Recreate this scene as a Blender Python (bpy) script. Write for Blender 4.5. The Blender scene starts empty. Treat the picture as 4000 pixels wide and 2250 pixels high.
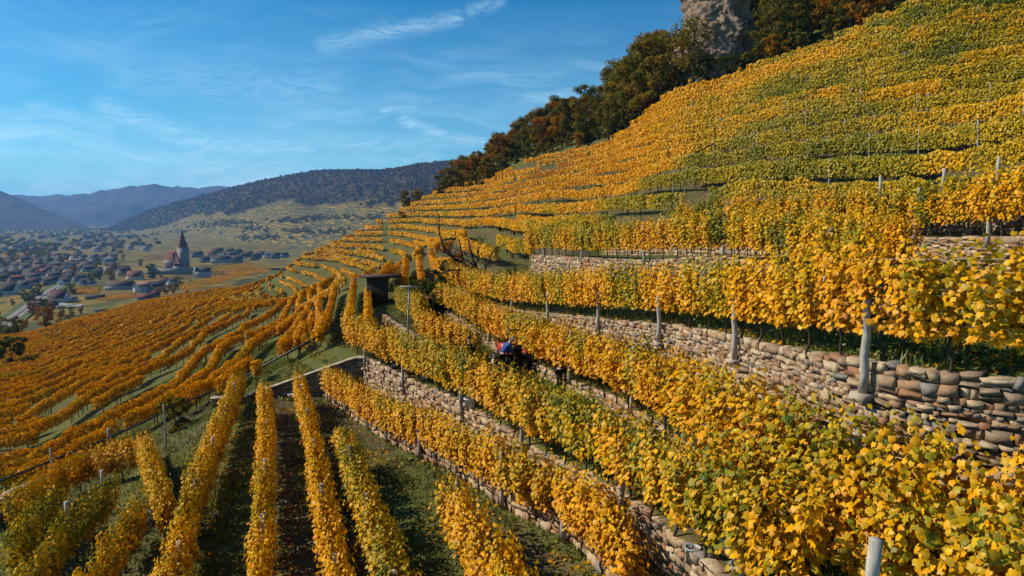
import bpy, math, random
import numpy as np
from mathutils import Vector, Matrix

rng = np.random.default_rng(11)
random.seed(11)
SC = bpy.context.scene
COL = SC.collection
R = math.radians

# ------------------------------------------------------------------ camera
F = 2667.0                                   # focal length in photo pixels (4000 wide)
PITCH = math.atan(275 / F)
cam_d = bpy.data.cameras.new('camera')
cam_d.sensor_width = 36.0
cam_d.lens = 36.0 * F / 4000
cam_d.clip_start = 0.2
cam_d.clip_end = 40000
cam = bpy.data.objects.new('camera', cam_d)
cam.location = (0, 0, 0)
cam.rotation_euler = (math.pi / 2 - PITCH, 0, 0)
COL.objects.link(cam)
SC.camera = cam

# ------------------------------------------------------------------ sun, sky, exposure
SUN_EL, SUN_AZ = R(35), R(12)                # from the left, a little ahead of the camera
to_sun = Vector((-math.cos(SUN_EL) * math.cos(SUN_AZ), math.cos(SUN_EL) * math.sin(SUN_AZ), math.sin(SUN_EL)))
sun_d = bpy.data.lights.new('sun', 'SUN')
sun_d.energy = 5.0
sun_d.angle = R(0.5)
sun_d.color = (1.0, 0.89, 0.70)
sun = bpy.data.objects.new('sun', sun_d)
sun.rotation_euler = to_sun.to_track_quat('Z', 'Y').to_euler()
COL.objects.link(sun)

SC.view_settings.view_transform = 'Standard'
SC.view_settings.look = 'None'
SC.view_settings.exposure = 0.28
SC.view_settings.gamma = 1.0
SC.view_settings.use_curve_mapping = False
SC.cycles.use_denoising = True
SC.cycles.max_bounces = 6
SC.cycles.diffuse_bounces = 3
SC.cycles.transmission_bounces = 4
SC.cycles.volume_bounces = 1
SC.cycles.caustics_reflective = False
SC.cycles.caustics_refractive = False
SC.cycles.sample_clamp_indirect = 4.0


class NT:
    """small helper round a node tree"""
    def __init__(s, tree):
        s.t = tree
        s.n = tree.nodes
        s.l = tree.links

    def add(s, typ, **kw):
        n = s.n.new(typ)
        for k, v in kw.items():
            setattr(n, k, v)
        return n

    def set(s, sock, v):
        if isinstance(v, bpy.types.NodeSocket):
            s.l.new(v, sock)
        elif v is not None:
            sock.default_value = v

    def math(s, op, a, b=None, c=None, clamp=False):
        n = s.add('ShaderNodeMath', operation=op)
        n.use_clamp = clamp
        s.set(n.inputs[0], a)
        s.set(n.inputs[1], b)
        s.set(n.inputs[2], c)
        return n.outputs[0]

    def mix(s, fac, a, b, blend='MIX'):
        n = s.add('ShaderNodeMix', data_type='RGBA', blend_type=blend)
        s.set(n.inputs[0], fac)
        s.set(n.inputs[6], a)
        s.set(n.inputs[7], b)
        return n.outputs[2]

    def noise(s, vec, scale, detail=3, rough=0.55, dist=0.0, col=False):
        n = s.add('ShaderNodeTexNoise')
        s.set(n.inputs['Vector'], vec)
        n.inputs['Scale'].default_value = scale
        n.inputs['Detail'].default_value = detail
        n.inputs['Roughness'].default_value = rough
        n.inputs['Distortion'].default_value = dist
        return n.outputs['Color' if col else 'Fac']

    def ramp(s, fac, stops, interp='LINEAR'):
        n = s.add('ShaderNodeValToRGB')
        cr = n.color_ramp
        cr.interpolation = interp
        while len(cr.elements) < len(stops):
            cr.elements.new(0.5)
        for e, (p, c) in zip(cr.elements, stops):
            e.position = p
            e.color = (*c, 1) if len(c) == 3 else c
        s.set(n.inputs[0], fac)
        return n.outputs[0]

    def map(s, v, a, b, c=0.0, d=1.0):
        n = s.add('ShaderNodeMapRange')
        n.clamp = True
        s.set(n.inputs[0], v)
        for i, x in enumerate((a, b, c, d)):
            n.inputs[i + 1].default_value = x
        return n.outputs[0]


def pix_dir(px, py):
    x = (px - 2000) / F
    y = (1125 - py) / F
    return np.array([x, math.cos(PITCH) + y * math.sin(PITCH), -math.sin(PITCH) + y * math.cos(PITCH)])


def P(px, py, d):
    v = pix_dir(px, py)
    return v * (d / v[1])


# world: clear Nishita sky with thin cirrus
W = bpy.data.worlds.new('World')
SC.world = W
W.use_nodes = True
w = NT(W.node_tree)
w.n.clear()
sky = w.add('ShaderNodeTexSky', sky_type='NISHITA')
sky.sun_disc = False
sky.sun_elevation = SUN_EL
sky.sun_rotation = math.atan2(to_sun.x, to_sun.y)
sky.altitude = 250
sky.air_density = 1.0
sky.dust_density = 0.0
sky.ozone_density = 2.2
tc = w.add('ShaderNodeTexCoord')
dirv = tc.outputs['Generated']
sep = w.add('ShaderNodeSeparateXYZ')
w.set(sep.inputs[0], dirv)
dx, dy, dz = sep.outputs
# azimuth / elevation (degrees) of the looking direction
az = w.math('MULTIPLY', w.math('ARCTAN2', dx, dy), 180 / math.pi)
el = w.math('MULTIPLY', w.math('ARCSINE', dz), 180 / math.pi)
cmb = w.add('ShaderNodeCombineXYZ')
w.set(cmb.inputs[0], az)
w.set(cmb.inputs[1], el)
ang = cmb.outputs[0]
warpn = w.add('ShaderNodeTexNoise')
w.set(warpn.inputs['Vector'], ang)
warpn.inputs['Scale'].default_value = 0.11
warpn.inputs['Detail'].default_value = 3
wv = w.add('ShaderNodeVectorMath', operation='SUBTRACT')
w.set(wv.inputs[0], warpn.outputs['Color'])
wv.inputs[1].default_value = (0.5, 0.5, 0.5)
ws = w.add('ShaderNodeVectorMath', operation='MULTIPLY')
w.set(ws.inputs[0], wv.outputs[0])
ws.inputs[1].default_value = (9, 5, 0)
wa = w.add('ShaderNodeVectorMath', operation='ADD')
w.set(wa.inputs[0], ang)
w.set(wa.inputs[1], ws.outputs[0])
wang = wa.outputs[0]


def mapping(vec, rot, scale):
    m = w.add('ShaderNodeMapping')
    w.set(m.inputs[0], vec)
    m.inputs['Rotation'].default_value = (0, 0, rot)
    m.inputs['Scale'].default_value = scale
    return m.outputs[0]


fib = w.noise(mapping(wang, R(8), (0.10, 0.75, 1)), 1.0, 6, 0.62)
fib2 = w.noise(mapping(wang, R(-14), (0.55, 3.0, 1)), 1.0, 8, 0.72)
veil = w.noise(mapping(wang, R(4), (0.035, 0.16, 1)), 1.0, 4, 0.5)
low = w.map(el, 1.0, 17.0, 1.0, 0.0)
cl = w.math('MULTIPLY', w.map(fib, 0.42, 0.70), w.map(veil, 0.36, 0.62))
cl = w.math('MULTIPLY', cl, w.math('ADD', w.math('MULTIPLY', low, 0.80), 0.0))
band = w.math('MULTIPLY', w.map(el, 0.0, 17.0, 0.75, 0.0), w.map(veil, 0.3, 0.7, 0.35, 1.0))


def azel(px, py):
    v = pix_dir(px, py)
    v = v / np.linalg.norm(v)
    return math.degrees(math.atan2(v[0], v[1])), math.degrees(math.asin(v[2]))


sepw = w.add('ShaderNodeSeparateXYZ')
wm = w.add('ShaderNodeMix', data_type='VECTOR')
wm.inputs[0].default_value = 0.22
w.set(wm.inputs[4], ang)
w.set(wm.inputs[5], wang)
w.set(sepw.inputs[0], wm.outputs[1])
waz, wel = sepw.outputs[0], sepw.outputs[1]


def stroke(p0, p1, wid, amp):
    """one cirrus plume between two directions"""
    (a0, e0), (a1, e1) = azel(*p0), azel(*p1)
    L2 = (a1 - a0) ** 2 + (e1 - e0) ** 2
    ra = w.math('SUBTRACT', waz, a0)
    re = w.math('SUBTRACT', wel, e0)
    t = w.math('ADD', w.math('MULTIPLY', ra, (a1 - a0) / L2), w.math('MULTIPLY', re, (e1 - e0) / L2), clamp=True)
    qa = w.math('SUBTRACT', ra, w.math('MULTIPLY', t, a1 - a0))
    qe = w.math('SUBTRACT', re, w.math('MULTIPLY', t, e1 - e0))
    d2 = w.math('ADD', w.math('MULTIPLY', qa, qa), w.math('MULTIPLY', qe, qe))
    g = w.math('EXPONENT', w.math('MULTIPLY', d2, -1.0 / (wid * wid)))
    return w.math('MULTIPLY', g, amp)


plumes = None
for s_ in [((1270, 185), (1500, 125), 0.7, .34), ((1420, 140), (1780, 70), 0.55, .40), ((1830, 40), (1960, 5), 0.45, .30), ((420, 420), (760, 545), .75, .42),
           ((760, 545), (1200, 590), .9, .38), ((140, 420), (420, 490), .55, .32), ((500, 300), (1300, 350), 1.6, .20),
           ((1590, 475), (1730, 535), .45, .50), ((1730, 540), (1880, 555), .4, .45), ((1500, 430), (1620, 432), .35, .4),
           ((1300, 560), (1800, 560), .7, .34), ((200, 540), (480, 600), .5, .28), ((0, 595), (900, 630), .6, .34),
           ((900, 660), (1700, 620), .8, .32), ((0, 690), (900, 660), .9, .30)]:
    g_ = stroke(*s_)
    plumes = g_ if plumes is None else w.math('MAXIMUM', plumes, g_)
plumes = w.math('MULTIPLY', plumes, w.math('ADD', w.math('MULTIPLY', w.map(fib2, 0.36, 0.66), 0.95), 0.10))
mask = w.math('ADD', w.math('MAXIMUM', cl, plumes), w.math('MULTIPLY', band, 0.55), clamp=True)
hs = w.add('ShaderNodeHueSaturation')
hs.inputs['Hue'].default_value = 0.495
hs.inputs['Saturation'].default_value = 1.22
hs.inputs['Value'].default_value = 1.0
w.set(hs.inputs['Color'], sky.outputs[0])
tinted = w.mix(1.0, hs.outputs[0], (.15, .80, 1.03, 1), 'MULTIPLY')
skyc = w.mix(mask, tinted, (7.0, 10.2, 11.6, 1))
bg = w.add('ShaderNodeBackground')
bg.inputs['Strength'].default_value = 0.086
w.set(bg.inputs['Color'], skyc)
wo = w.add('ShaderNodeOutputWorld')
w.set(wo.inputs[0], bg.outputs[0])


# ------------------------------------------------------------------ helpers
def tag(o, label=None, cat=None, group=None, kind=None):
    if label: o['label'] = label
    if cat: o['category'] = cat
    if group: o['group'] = group
    if kind: o['kind'] = kind
    return o


def link(o, parent=None):
    COL.objects.link(o)
    if parent is not None:
        o.parent = parent
    return o


def empty(name, loc=(0, 0, 0), rz=0.0):
    o = bpy.data.objects.new(name, None)
    o.location = loc
    o.rotation_euler = (0, 0, rz)
    o.empty_display_size = 0.2
    return link(o)


def np_mesh(name, verts, faces, mats, smooth=False, attrs=None, midx=None):
    """verts (N,3); faces (M,k) or list of such arrays; attrs {name:(domain,type,array)}"""
    me = bpy.data.meshes.new(name)
    verts = np.asarray(verts, dtype=np.float32)
    if not isinstance(faces, list):
        faces = [faces]
    faces = [np.asarray(f, dtype=np.int32) for f in faces if len(f)]
    loops = np.concatenate([f.ravel() for f in faces])
    tot = np.concatenate([np.full(len(f), f.shape[1], np.int32) for f in faces])
    start = np.concatenate([[0], np.cumsum(tot)[:-1]]).astype(np.int32)
    me.vertices.add(len(verts))
    me.vertices.foreach_set('co', verts.ravel())
    me.loops.add(len(loops))
    me.loops.foreach_set('vertex_index', loops)
    me.polygons.add(len(tot))
    me.polygons.foreach_set('loop_start', start)
    if smooth:
        me.polygons.foreach_set('use_smooth', np.ones(len(tot), bool))
    if midx is not None:
        me.polygons.foreach_set('material_index', np.asarray(midx, np.int32))
    if attrs:
        for k, (dom, typ, arr) in attrs.items():
            a = me.attributes.new(k, typ, dom)
            arr = np.asarray(arr, np.float32)
            a.data.foreach_set('color' if typ == 'FLOAT_COLOR' else ('value' if typ == 'FLOAT' else 'vector'), arr.ravel())
    for m in (mats if isinstance(mats, (list, tuple)) else [mats]):
        me.materials.append(m)
    me.update(calc_edges=True)
    return me


def np_obj(name, verts, faces, mats, parent=None, **kw):
    return link(bpy.data.objects.new(name, np_mesh(name, verts, faces, mats, **kw)), parent)


def pchip(x, y):
    x = np.asarray(x, float); y = np.asarray(y, float)
    h = np.diff(x); dl = np.diff(y) / h
    n = len(x)
    m = np.zeros(n)
    if n == 2:
        m[:] = dl[0]
    else:
        for i in range(1, n - 1):
            if dl[i - 1] * dl[i] > 0:
                w1, w2 = 2 * h[i] + h[i - 1], h[i] + 2 * h[i - 1]
                m[i] = (w1 + w2) / (w1 / dl[i - 1] + w2 / dl[i])
        m[0], m[-1] = dl[0], dl[-1]

    def f(q):
        q = np.asarray(q, float)
        i = np.clip(np.searchsorted(x, q) - 1, 0, n - 2)
        t = np.clip((q - x[i]) / h[i], -0.6, 1.6)
        # linear continuation outside the range
        lo, hi = q < x[0], q > x[-1]
        tt = np.clip(t, 0, 1)
        r = ((2 * tt**3 - 3 * tt**2 + 1) * y[i] + (tt**3 - 2 * tt**2 + tt) * h[i] * m[i]
             + (-2 * tt**3 + 3 * tt**2) * y[i + 1] + (tt**3 - tt**2) * h[i] * m[i + 1])
        r = np.where(lo, y[0] + (q - x[0]) * m[0], r)
        return np.where(hi, y[-1] + (q - x[-1]) * m[-1], r)
    return f


_H = rng.random((256, 256))


def vnoise(x, y, s=1.0):
    x = np.asarray(x, float) * s + 91.3; y = np.asarray(y, float) * s + 37.7
    i = np.floor(x).astype(int); j = np.floor(y).astype(int)
    u = x - i; v = y - j
    u = u * u * (3 - 2 * u); v = v * v * (3 - 2 * v)
    a = _H[i % 256, j % 256]; b = _H[(i + 1) % 256, j % 256]
    c = _H[i % 256, (j + 1) % 256]; d = _H[(i + 1) % 256, (j + 1) % 256]
    return (a * (1 - u) + b * u) * (1 - v) + (c * (1 - u) + d * u) * v


def fbm(x, y, s=1.0, o=4):
    r = 0; amp = 0.5; tot = 0
    for k in range(o):
        r = r + amp * vnoise(np.asarray(x) + 17 * k, np.asarray(y) - 23 * k, s)
        tot += amp; amp *= 0.55; s *= 2.03
    return r / tot


# ------------------------------------------------------------------ materials
def new_mat(name):
    m = bpy.data.materials.new(name)
    m.use_nodes = True
    t = NT(m.node_tree)
    t.n.clear()
    out = t.add('ShaderNodeOutputMaterial')
    return m, t, out


def pbsdf(t, out, col, rough=0.85, spec=0.25, bump=None, bstr=0.3, bdist=0.02):
    b = t.add('ShaderNodeBsdfPrincipled')
    t.set(b.inputs['Base Color'], col)
    t.set(b.inputs['Roughness'], rough)
    b.inputs['Specular IOR Level'].default_value = spec
    if bump is not None:
        bn = t.add('ShaderNodeBump')
        bn.inputs['Strength'].default_value = bstr
        bn.inputs['Distance'].default_value = bdist
        t.set(bn.inputs['Height'], bump)
        t.set(b.inputs['Normal'], bn.outputs[0])
    t.set(out.inputs[0], b.outputs[0])
    return b


def simple_mat(name, col, rough=0.8, var=0.25, scale=3.0, spec=0.25, bstr=0.2, metal=0.0):
    m, t, out = new_mat(name)
    tcn = t.add('ShaderNodeTexCoord')
    oi = t.add('ShaderNodeObjectInfo')
    v = t.add('ShaderNodeVectorMath', operation='ADD')
    t.set(v.inputs[0], tcn.outputs['Object'])
    t.set(v.inputs[1], oi.outputs['Location'])
    n = t.noise(v.outputs[0], scale, 5, 0.65)
    lo = tuple(max(0, c * (1 - var)) for c in col) + (1,)
    hi = tuple(min(1, c * (1 + var)) for c in col) + (1,)
    c = t.mix(t.map(n, 0.3, 0.7), lo, hi)
    b = pbsdf(t, out, c, rough, spec, n, bstr)
    b.inputs['Metallic'].default_value = metal
    return m


def leaf_mat(name, stops, trans=0.35, gloss=0.06, vmin=0.52, vmax=1.30):
    """leaves: attribute 'leaf' r = hue position, g = brightness, plus the plant's own 'tint'"""
    m, t, out = new_mat(name)
    at = t.add('ShaderNodeAttribute', attribute_name='leaf')
    sp = t.add('ShaderNodeSeparateColor')
    t.set(sp.inputs[0], at.outputs['Color'])
    ot = t.add('ShaderNodeAttribute', attribute_name='tint', attribute_type='OBJECT')
    h = t.math('ADD', sp.outputs[0], ot.outputs['Fac'], clamp=True)
    c = t.ramp(h, stops)
    c = t.mix(1.0, c, t.map(sp.outputs[1], 0, 1, vmin, vmax), 'MULTIPLY')
    dfs = t.add('ShaderNodeBsdfDiffuse')
    t.set(dfs.inputs[0], c)
    tr = t.add('ShaderNodeBsdfTranslucent')
    tcol = t.mix(1.0, c, (1.0, 0.92, 0.55, 1), 'MULTIPLY')
    t.set(tr.inputs[0], tcol)
    mx = t.add('ShaderNodeMixShader')
    mx.inputs[0].default_value = trans
    t.set(mx.inputs[1], dfs.outputs[0])
    t.set(mx.inputs[2], tr.outputs[0])
    gl = t.add('ShaderNodeBsdfGlossy')
    gl.inputs['Roughness'].default_value = 0.45
    gl.inputs[0].default_value = (0.9, 0.9, 0.85, 1)
    mg = t.add('ShaderNodeMixShader')
    mg.inputs[0].default_value = gloss
    t.set(mg.inputs[1], mx.outputs[0])
    t.set(mg.inputs[2], gl.outputs[0])
    t.set(out.inputs[0], mg.outputs[0])
    return m


VINE_STOPS = [(0.0, (0.46, 0.15, 0.004)), (0.22, (0.68, 0.30, 0.003)), (0.42, (0.76, 0.365, 0.002)),
              (0.60, (0.48, 0.32, 0.006)), (0.78, (0.19, 0.185, 0.009)), (1.0, (0.060, 0.095, 0.010))]
M_VINE = leaf_mat('vine_leaf', VINE_STOPS, 0.24, 0.015)
TREE_STOPS = [(0.0, (0.34, 0.10, 0.010)), (0.25, (0.36, 0.18, 0.018)), (0.5, (0.22, 0.16, 0.026)),
              (0.75, (0.11, 0.12, 0.028)), (1.0, (0.05, 0.075, 0.022))]
M_TREE = leaf_mat('tree_leaf', TREE_STOPS, 0.36, 0.0)
M_GRASSB = leaf_mat('grass_blade', [(0, (0.26, 0.21, 0.06)), (0.3, (0.18, 0.19, 0.030)), (0.7, (0.11, 0.14, 0.022)), (1, (0.06, 0.085, 0.015))], 0.3, 0.03)
M_BARK = simple_mat('vine_bark', (0.055, 0.038, 0.028), 0.95, 0.4, 18, 0.1, 0.6)
M_TBARK = simple_mat('tree_bark', (0.06, 0.045, 0.035), 0.95, 0.4, 4, 0.1, 0.6)
M_PIPE = simple_mat('black_pipe', (0.012, 0.012, 0.013), 0.45, 0.3, 6, 0.4, 0.05)
M_WIRE = simple_mat('wire', (0.42, 0.43, 0.45), 0.4, 0.1, 9, 0.5, 0.0, 0.7)


def post_mat(name, a, b):
    m, t, out = new_mat(name)
    tcn = t.add('ShaderNodeTexCoord')
    mp = t.add('ShaderNodeMapping')
    t.set(mp.inputs[0], tcn.outputs['Object'])
    mp.inputs['Scale'].default_value = (14, 14, 1.2)
    n = t.noise(mp.outputs[0], 2.0, 6, 0.7)
    n2 = t.noise(tcn.outputs['Object'], 1.3, 3)
    c = t.mix(t.map(n, 0.3, 0.72), (*a, 1), (*b, 1))
    c = t.mix(t.map(n2, 0.5, 0.75, 0, 0.5), c, (0.14, 0.12, 0.10, 1))
    pbsdf(t, out, c, 0.85, 0.2, n, 0.5, 0.01)
    return m


M_POST = post_mat('weathered_post', (0.24, 0.21, 0.18), (0.50, 0.46, 0.41))
M_WOOD = post_mat('dark_boards', (0.035, 0.022, 0.016), (0.075, 0.05, 0.036))


def stone_mat(name, obj_random):
    m, t, out = new_mat(name)
    tcn = t.add('ShaderNodeTexCoord')
    if obj_random:
        oi = t.add('ShaderNodeObjectInfo')
        rv = oi.outputs['Random']
        v = t.add('ShaderNodeVectorMath', operation='ADD')
        t.set(v.inputs[0], tcn.outputs['Object'])
        t.set(v.inputs[1], oi.outputs['Location'])
        vec = t.add('ShaderNodeNewGeometry').outputs['Position']
        sc = 6.0
    else:
        at = t.add('ShaderNodeAttribute', attribute_name='srand')
        rv = at.outputs['Fac']
        vec = t.add('ShaderNodeNewGeometry').outputs['Position']
        sc = 6.0
    base = t.ramp(rv, [(0.0, (0.36, 0.26, 0.165)), (0.16, (0.48, 0.34, 0.20)), (0.32, (0.38, 0.23, 0.125)), (0.46, (0.54, 0.41, 0.26)),
                       (0.60, (0.30, 0.21, 0.14)), (0.72, (0.58, 0.45, 0.30)), (0.86, (0.36, 0.17, 0.085)), (0.95, (0.23, 0.22, 0.21)), (1.0, (0.44, 0.32, 0.19))], 'CONSTANT')
    n = t.noise(vec, sc, 6, 0.7)
    n2 = t.noise(vec, sc * 6, 5, 0.7)
    c = t.mix(t.map(n, 0.34, 0.72, 0, 0.75), base, (0.17, 0.12, 0.085, 1))
    c = t.mix(t.map(n2, 0.55, 0.75, 0, 0.35), c, (0.52, 0.46, 0.38, 1))
    hgt = t.math('ADD', t.math('MULTIPLY', n, 1.0), t.math('MULTIPLY', n2, 0.4))
    pbsdf(t, out, c, 0.95, 0.1, hgt, 0.9, 0.035)
    return m


M_STONE = stone_mat('wall_stone', True)
M_STONEJ = stone_mat('wall_stone_small', False)
M_CORE = simple_mat('wall_joint', (0.10, 0.075, 0.055), 1.0, 0.4, 5, 0.05, 0.4)


def ground_mat(name, near):
    m, t, out = new_mat(name)
    g = t.add('ShaderNodeNewGeometry')
    pos = g.outputs['Position']
    a = t.noise(pos, 0.35, 5, 0.6)
    b = t.noise(pos, 2.2, 6, 0.7)
    c_ = t.noise(pos, 17.0, 4, 0.7)
    gr = t.mix(t.map(b, 0.3, 0.7), (0.050, 0.066, 0.013, 1), (0.115, 0.125, 0.024, 1))
    gr = t.mix(t.map(c_, 0.45, 0.75, 0, 0.6), gr, (0.13, 0.125, 0.045, 1))
    so = t.mix(t.map(c_, 0.3, 0.7), (0.055, 0.036, 0.025, 1), (0.125, 0.085, 0.058, 1))
    soil = t.map(t.math('ADD', a, t.math('MULTIPLY', b, 0.5)), 0.80, 1.0)
    if near:
        at = t.add('ShaderNodeAttribute', attribute_name='soil')
        soil = t.math('ADD', t.math('MULTIPLY', soil, 0.6), t.math('MULTIPLY', at.outputs['Fac'], t.map(b, 0.25, 0.6, 0.35, 1.0)), clamp=True)
    d_ = t.noise(pos, 0.9, 5, 0.7)
    gr = t.mix(t.map(d_, 0.50, 0.68, 0, 0.75), gr, (0.15, 0.125, 0.045, 1))
    gr = t.mix(t.map(c_, 0.25, 0.48, 0.7, 0), gr, (0.022, 0.035, 0.010, 1))
    c = t.mix(soil, gr, so)
    pbsdf(t, out, c, 0.95, 0.1, t.math('ADD', b, t.math('MULTIPLY', c_, 0.5)), 0.6, 0.06)
    return m


M_GROUND = ground_mat('vineyard_ground', True)

# ------------------------------------------------------------------ the hill as one height field
# columns: azimuth of photo column -> (depth, photo row of the ground)
COLS = {
    -1400: [(4, 7000), (18, 2350), (30, 2000), (60, 1640), (120, 1440), (190, 1330), (300, 1420), (480, 1500)],
    -600: [(4, 7000), (18, 2320), (28, 1980), (50, 1700), (100, 1480), (190, 1335), (290, 1400), (480, 1400)],
    0: [(4, 7000), (18, 2240), (25, 2010), (40, 1780), (68, 1560), (120, 1428), (195, 1325), (290, 1350), (480, 1320)],
    300: [(4, 7000), (18, 2210), (25, 1950), (44, 1670), (80, 1452), (141, 1338), (230, 1252), (320, 1285), (480, 1300)],
    600: [(4, 7000), (17, 2230), (24, 1890), (34, 1700), (53, 1529), (97, 1345), (171, 1236), (270, 1178), (350, 1215), (480, 1295)],
    900: [(4, 7000), (17, 2220), (30, 1650), (45, 1472), (68, 1345), (124, 1215), (190, 1155), (240, 1138), (310, 1195), (480, 1290)],
    1087: [(4, 7000), (17, 2200), (30, 1645), (36, 1470), (52, 1370), (75, 1275), (98, 1205), (125, 1200), (160, 1168), (185, 1115), (202, 1080), (250, 1150), (480, 1290)],
    1200: [(4, 7000), (17, 2200), (30, 1640), (36, 1450), (50, 1340), (70, 1235), (86, 1165), (112, 1185), (155, 1150), (180, 1080), (202, 1003), (250, 1060), (480, 1290)],
    1350: [(4, 7000), (17, 2200), (33, 1460), (40, 1370), (54, 1235), (68, 1125), (78, 1088), (100, 1125), (148, 1092), (182, 1012), (212, 940), (265, 1010), (480, 1290)],
    1480: [(4, 7000), (20, 1900), (40, 1340), (50, 1220), (62, 1110), (74, 1064), (96, 1105), (145, 1068), (178, 980), (214, 872), (280, 940), (480, 1290)],
    1600: [(4, 7000), (20, 1850), (40, 1330), (50, 1200), (60, 1085), (71, 1012), (92, 1045), (140, 1008), (176, 912), (220, 812), (290, 860), (480, 1250)],
    1750: [(4, 7000), (20, 1800), (40, 1290), (49, 1120), (60, 1035), (72, 985), (95, 970), (135, 900), (175, 812), (225, 735), (290, 745), (480, 1000)],
    1880: [(4, 7000), (20, 1500), (40, 1190), (49, 1060), (62, 1000), (90, 925), (130, 830), (170, 755), (215, 680), (280, 665), (480, 900)],
    2000: [(4, 7000), (20, 1450), (36, 1120), (48, 1015), (62, 955), (85, 880), (120, 780), (165, 675), (210, 615), (270, 605), (480, 800)],
    2400: [(4, 4000), (20, 1250), (34, 1010), (45, 925), (58, 845), (80, 722), (128, 552), (170, 462), (230, 430), (480, 640)],
    2650: [(4, 3300), (18, 1200), (28, 1010), (40, 900), (52, 748), (71, 580), (94, 440), (117, 348), (130, 305), (160, 280), (205, 260), (480, 420)],
    2800: [(4, 3000), (16, 1250), (26, 1020), (37, 880), (48, 745), (66, 565), (86, 425), (106, 322), (126, 235), (155, 60), (205, -180), (480, 0)],
    3200: [(4, 2500), (14, 1200), (22, 980), (33, 850), (42, 705), (56, 505), (72, 335), (90, 195), (112, 60), (150, -180), (230, -420), (480, -200)],
    3600: [(4, 2200), (10, 1200), (18, 970), (27.5, 838), (36, 680), (48, 470), (60, 312), (76, 125), (88, 22), (110, -150), (150, -420), (480, -300)],
    4000: [(4, 2000), (9, 1200), (15, 960), (21.5, 818), (30, 640), (40, 445), (52, 290), (66, 125), (78, 0), (95, -180), (130, -450), (480, -350)],
    4700: [(4, 1800), (8, 1150), (14, 900), (18, 780), (28, 500), (45, 180), (70, -120), (120, -500), (480, -400)],
    5600: [(4, 1700), (8, 1100), (13, 820), (18, 650), (28, 400), (45, 50), (70, -250), (120, -600), (480, -500)],
}
LN = np.log(np.array([4.0, 470.0]))
NL, NA = 330, 640
lg = np.linspace(LN[0], LN[1], NL)
apx = np.array(sorted(COLS))
acol = (apx - 2000) / F
tab = []
for k in apx:
    c = COLS[int(k)]
    dd = np.array([q[0] for q in c], float)
    zz = []
    for d_, py in c:
        if py > 5000:
            zz.append(None)
            continue
        v = pix_dir(2000, py)
        zz.append(d_ * v[2] / v[1])
    if zz[0] is None:
        zz[0] = zz[1] + 0.6
    tab.append(pchip(np.log(dd), zz)(lg))
tab = np.array(tab)                                   # columns x depth
ag = np.linspace(-1.28, 1.35, NA)
Z = np.zeros((NA, NL))
for j in range(NL):
    Z[:, j] = pchip(acol, tab[:, j])(ag)
# a little smoothing across azimuth so that no column shows
for _ in range(6):
    Z[1:-1] = 0.25 * Z[:-2] + 0.5 * Z[1:-1] + 0.25 * Z[2:]
AX, LX = np.meshgrid(ag, lg, indexing='ij')
GY = np.exp(LX)
GX = AX * GY
Z += (fbm(GX, GY, 0.09, 3) - 0.5) * np.clip(GY * 0.012, 0.0, .7)


PXG = AX * F + 2000
edge = np.interp(PXG, [1500, 1600, 1800, 2000, 2400, 2800, 3200, 3600, 4000, 4700], [225, 225, 205, 172, 130, 107, 92, 92, 84, 78])
ROWF = Z + (fbm(GX, GY, .045, 2) - .5) * .9            # rows follow this level function
DZ = 1.75
_q = ROWF / DZ
_f = _q - np.floor(_q)
_step = np.where(_f < .72, _f * .42, .3024 + (_f - .72) / .28 * (1 - .3024)) - _f
_wav = PXG + 40 * np.sin(GY * .13)
STEPM = np.clip((_wav - 1240) / 90, 0, 1) * np.clip((GY - 34) / 10, 0, 1) * np.clip((edge + 12 - GY) / 8, 0, 1)
STEPM = np.maximum(STEPM * np.clip((GY - np.where(PXG < 1790, 66, 34)) / 8, 0, 1), np.clip((PXG - 2900) / 300, 0, 1) * np.clip((GY - 20) / 5, 0, 1) * np.clip((edge + 12 - GY) / 8, 0, 1))
Z = Z + _step * DZ * STEPM
RISER = ((_f > .70) * STEPM)


def hf(X, Y):
    X = np.asarray(X, float); Y = np.maximum(np.asarray(Y, float), 4.001)
    u = np.clip((X / Y - ag[0]) / (ag[1] - ag[0]), 0, NA - 1.001)
    v = np.clip((np.log(Y) - lg[0]) / (lg[1] - lg[0]), 0, NL - 1.001)
    i = u.astype(int); j = v.astype(int); u = u - i; v = v - j
    return (Z[i, j] * (1 - u) + Z[i + 1, j] * u) * (1 - v) + (Z[i, j + 1] * (1 - u) + Z[i + 1, j + 1] * u) * v


# ------------------------------------------------------------------ near terraces: wall lines in plan
def line(pts):
    pts = sorted(pts)
    ys = [p[0] for p in pts]
    return pchip(ys, [p[1] for p in pts]), (pchip(ys, [p[2] for p in pts]) if len(pts[0]) > 2 else None)


X0, ZF = line([(3, 4.6, -6.9), (8, 3.4, -7.0), (12, 2.3, -7.15), (15, 1.4, -7.4), (17.4, -.05, -7.65), (20.4, -1.5, -8.0), (22.9, -2.98, -8.3),
               (25.2, -4.55, -8.5), (29.6, -7.2, -8.7), (33.6, -9.5, -8.85), (47, -17, -9.5)])
X1, Z1 = line([(3, 5.0, -5.0), (7, 4.1, -5.35), (9, 3.7, -5.55), (11, 3.28, -5.75), (14.2, 2.55, -6.05), (19.2, .5, -6.52), (23.7, -1.6, -6.65), (28.8, -4.5, -6.85),
               (33, -7.05, -6.9), (36, -9.0, -7.0), (41, -11.5, -7.6), (47, -14.0, -8.0)])
XB, ZB = line([(3, 12.0, -4.3), (6, 8.2, -4.55), (8, 6.0, -4.75), (9.5, 5.15, -4.9), (13, 4.35, -5.1), (20.7, 3.4, -5.7), (25, 2.05, -6.0), (29.5, .80, -6.28),
               (35.5, -1.1, -6.42), (41, -2.75, -6.36), (47, -5.0, -6.3)])
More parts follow.
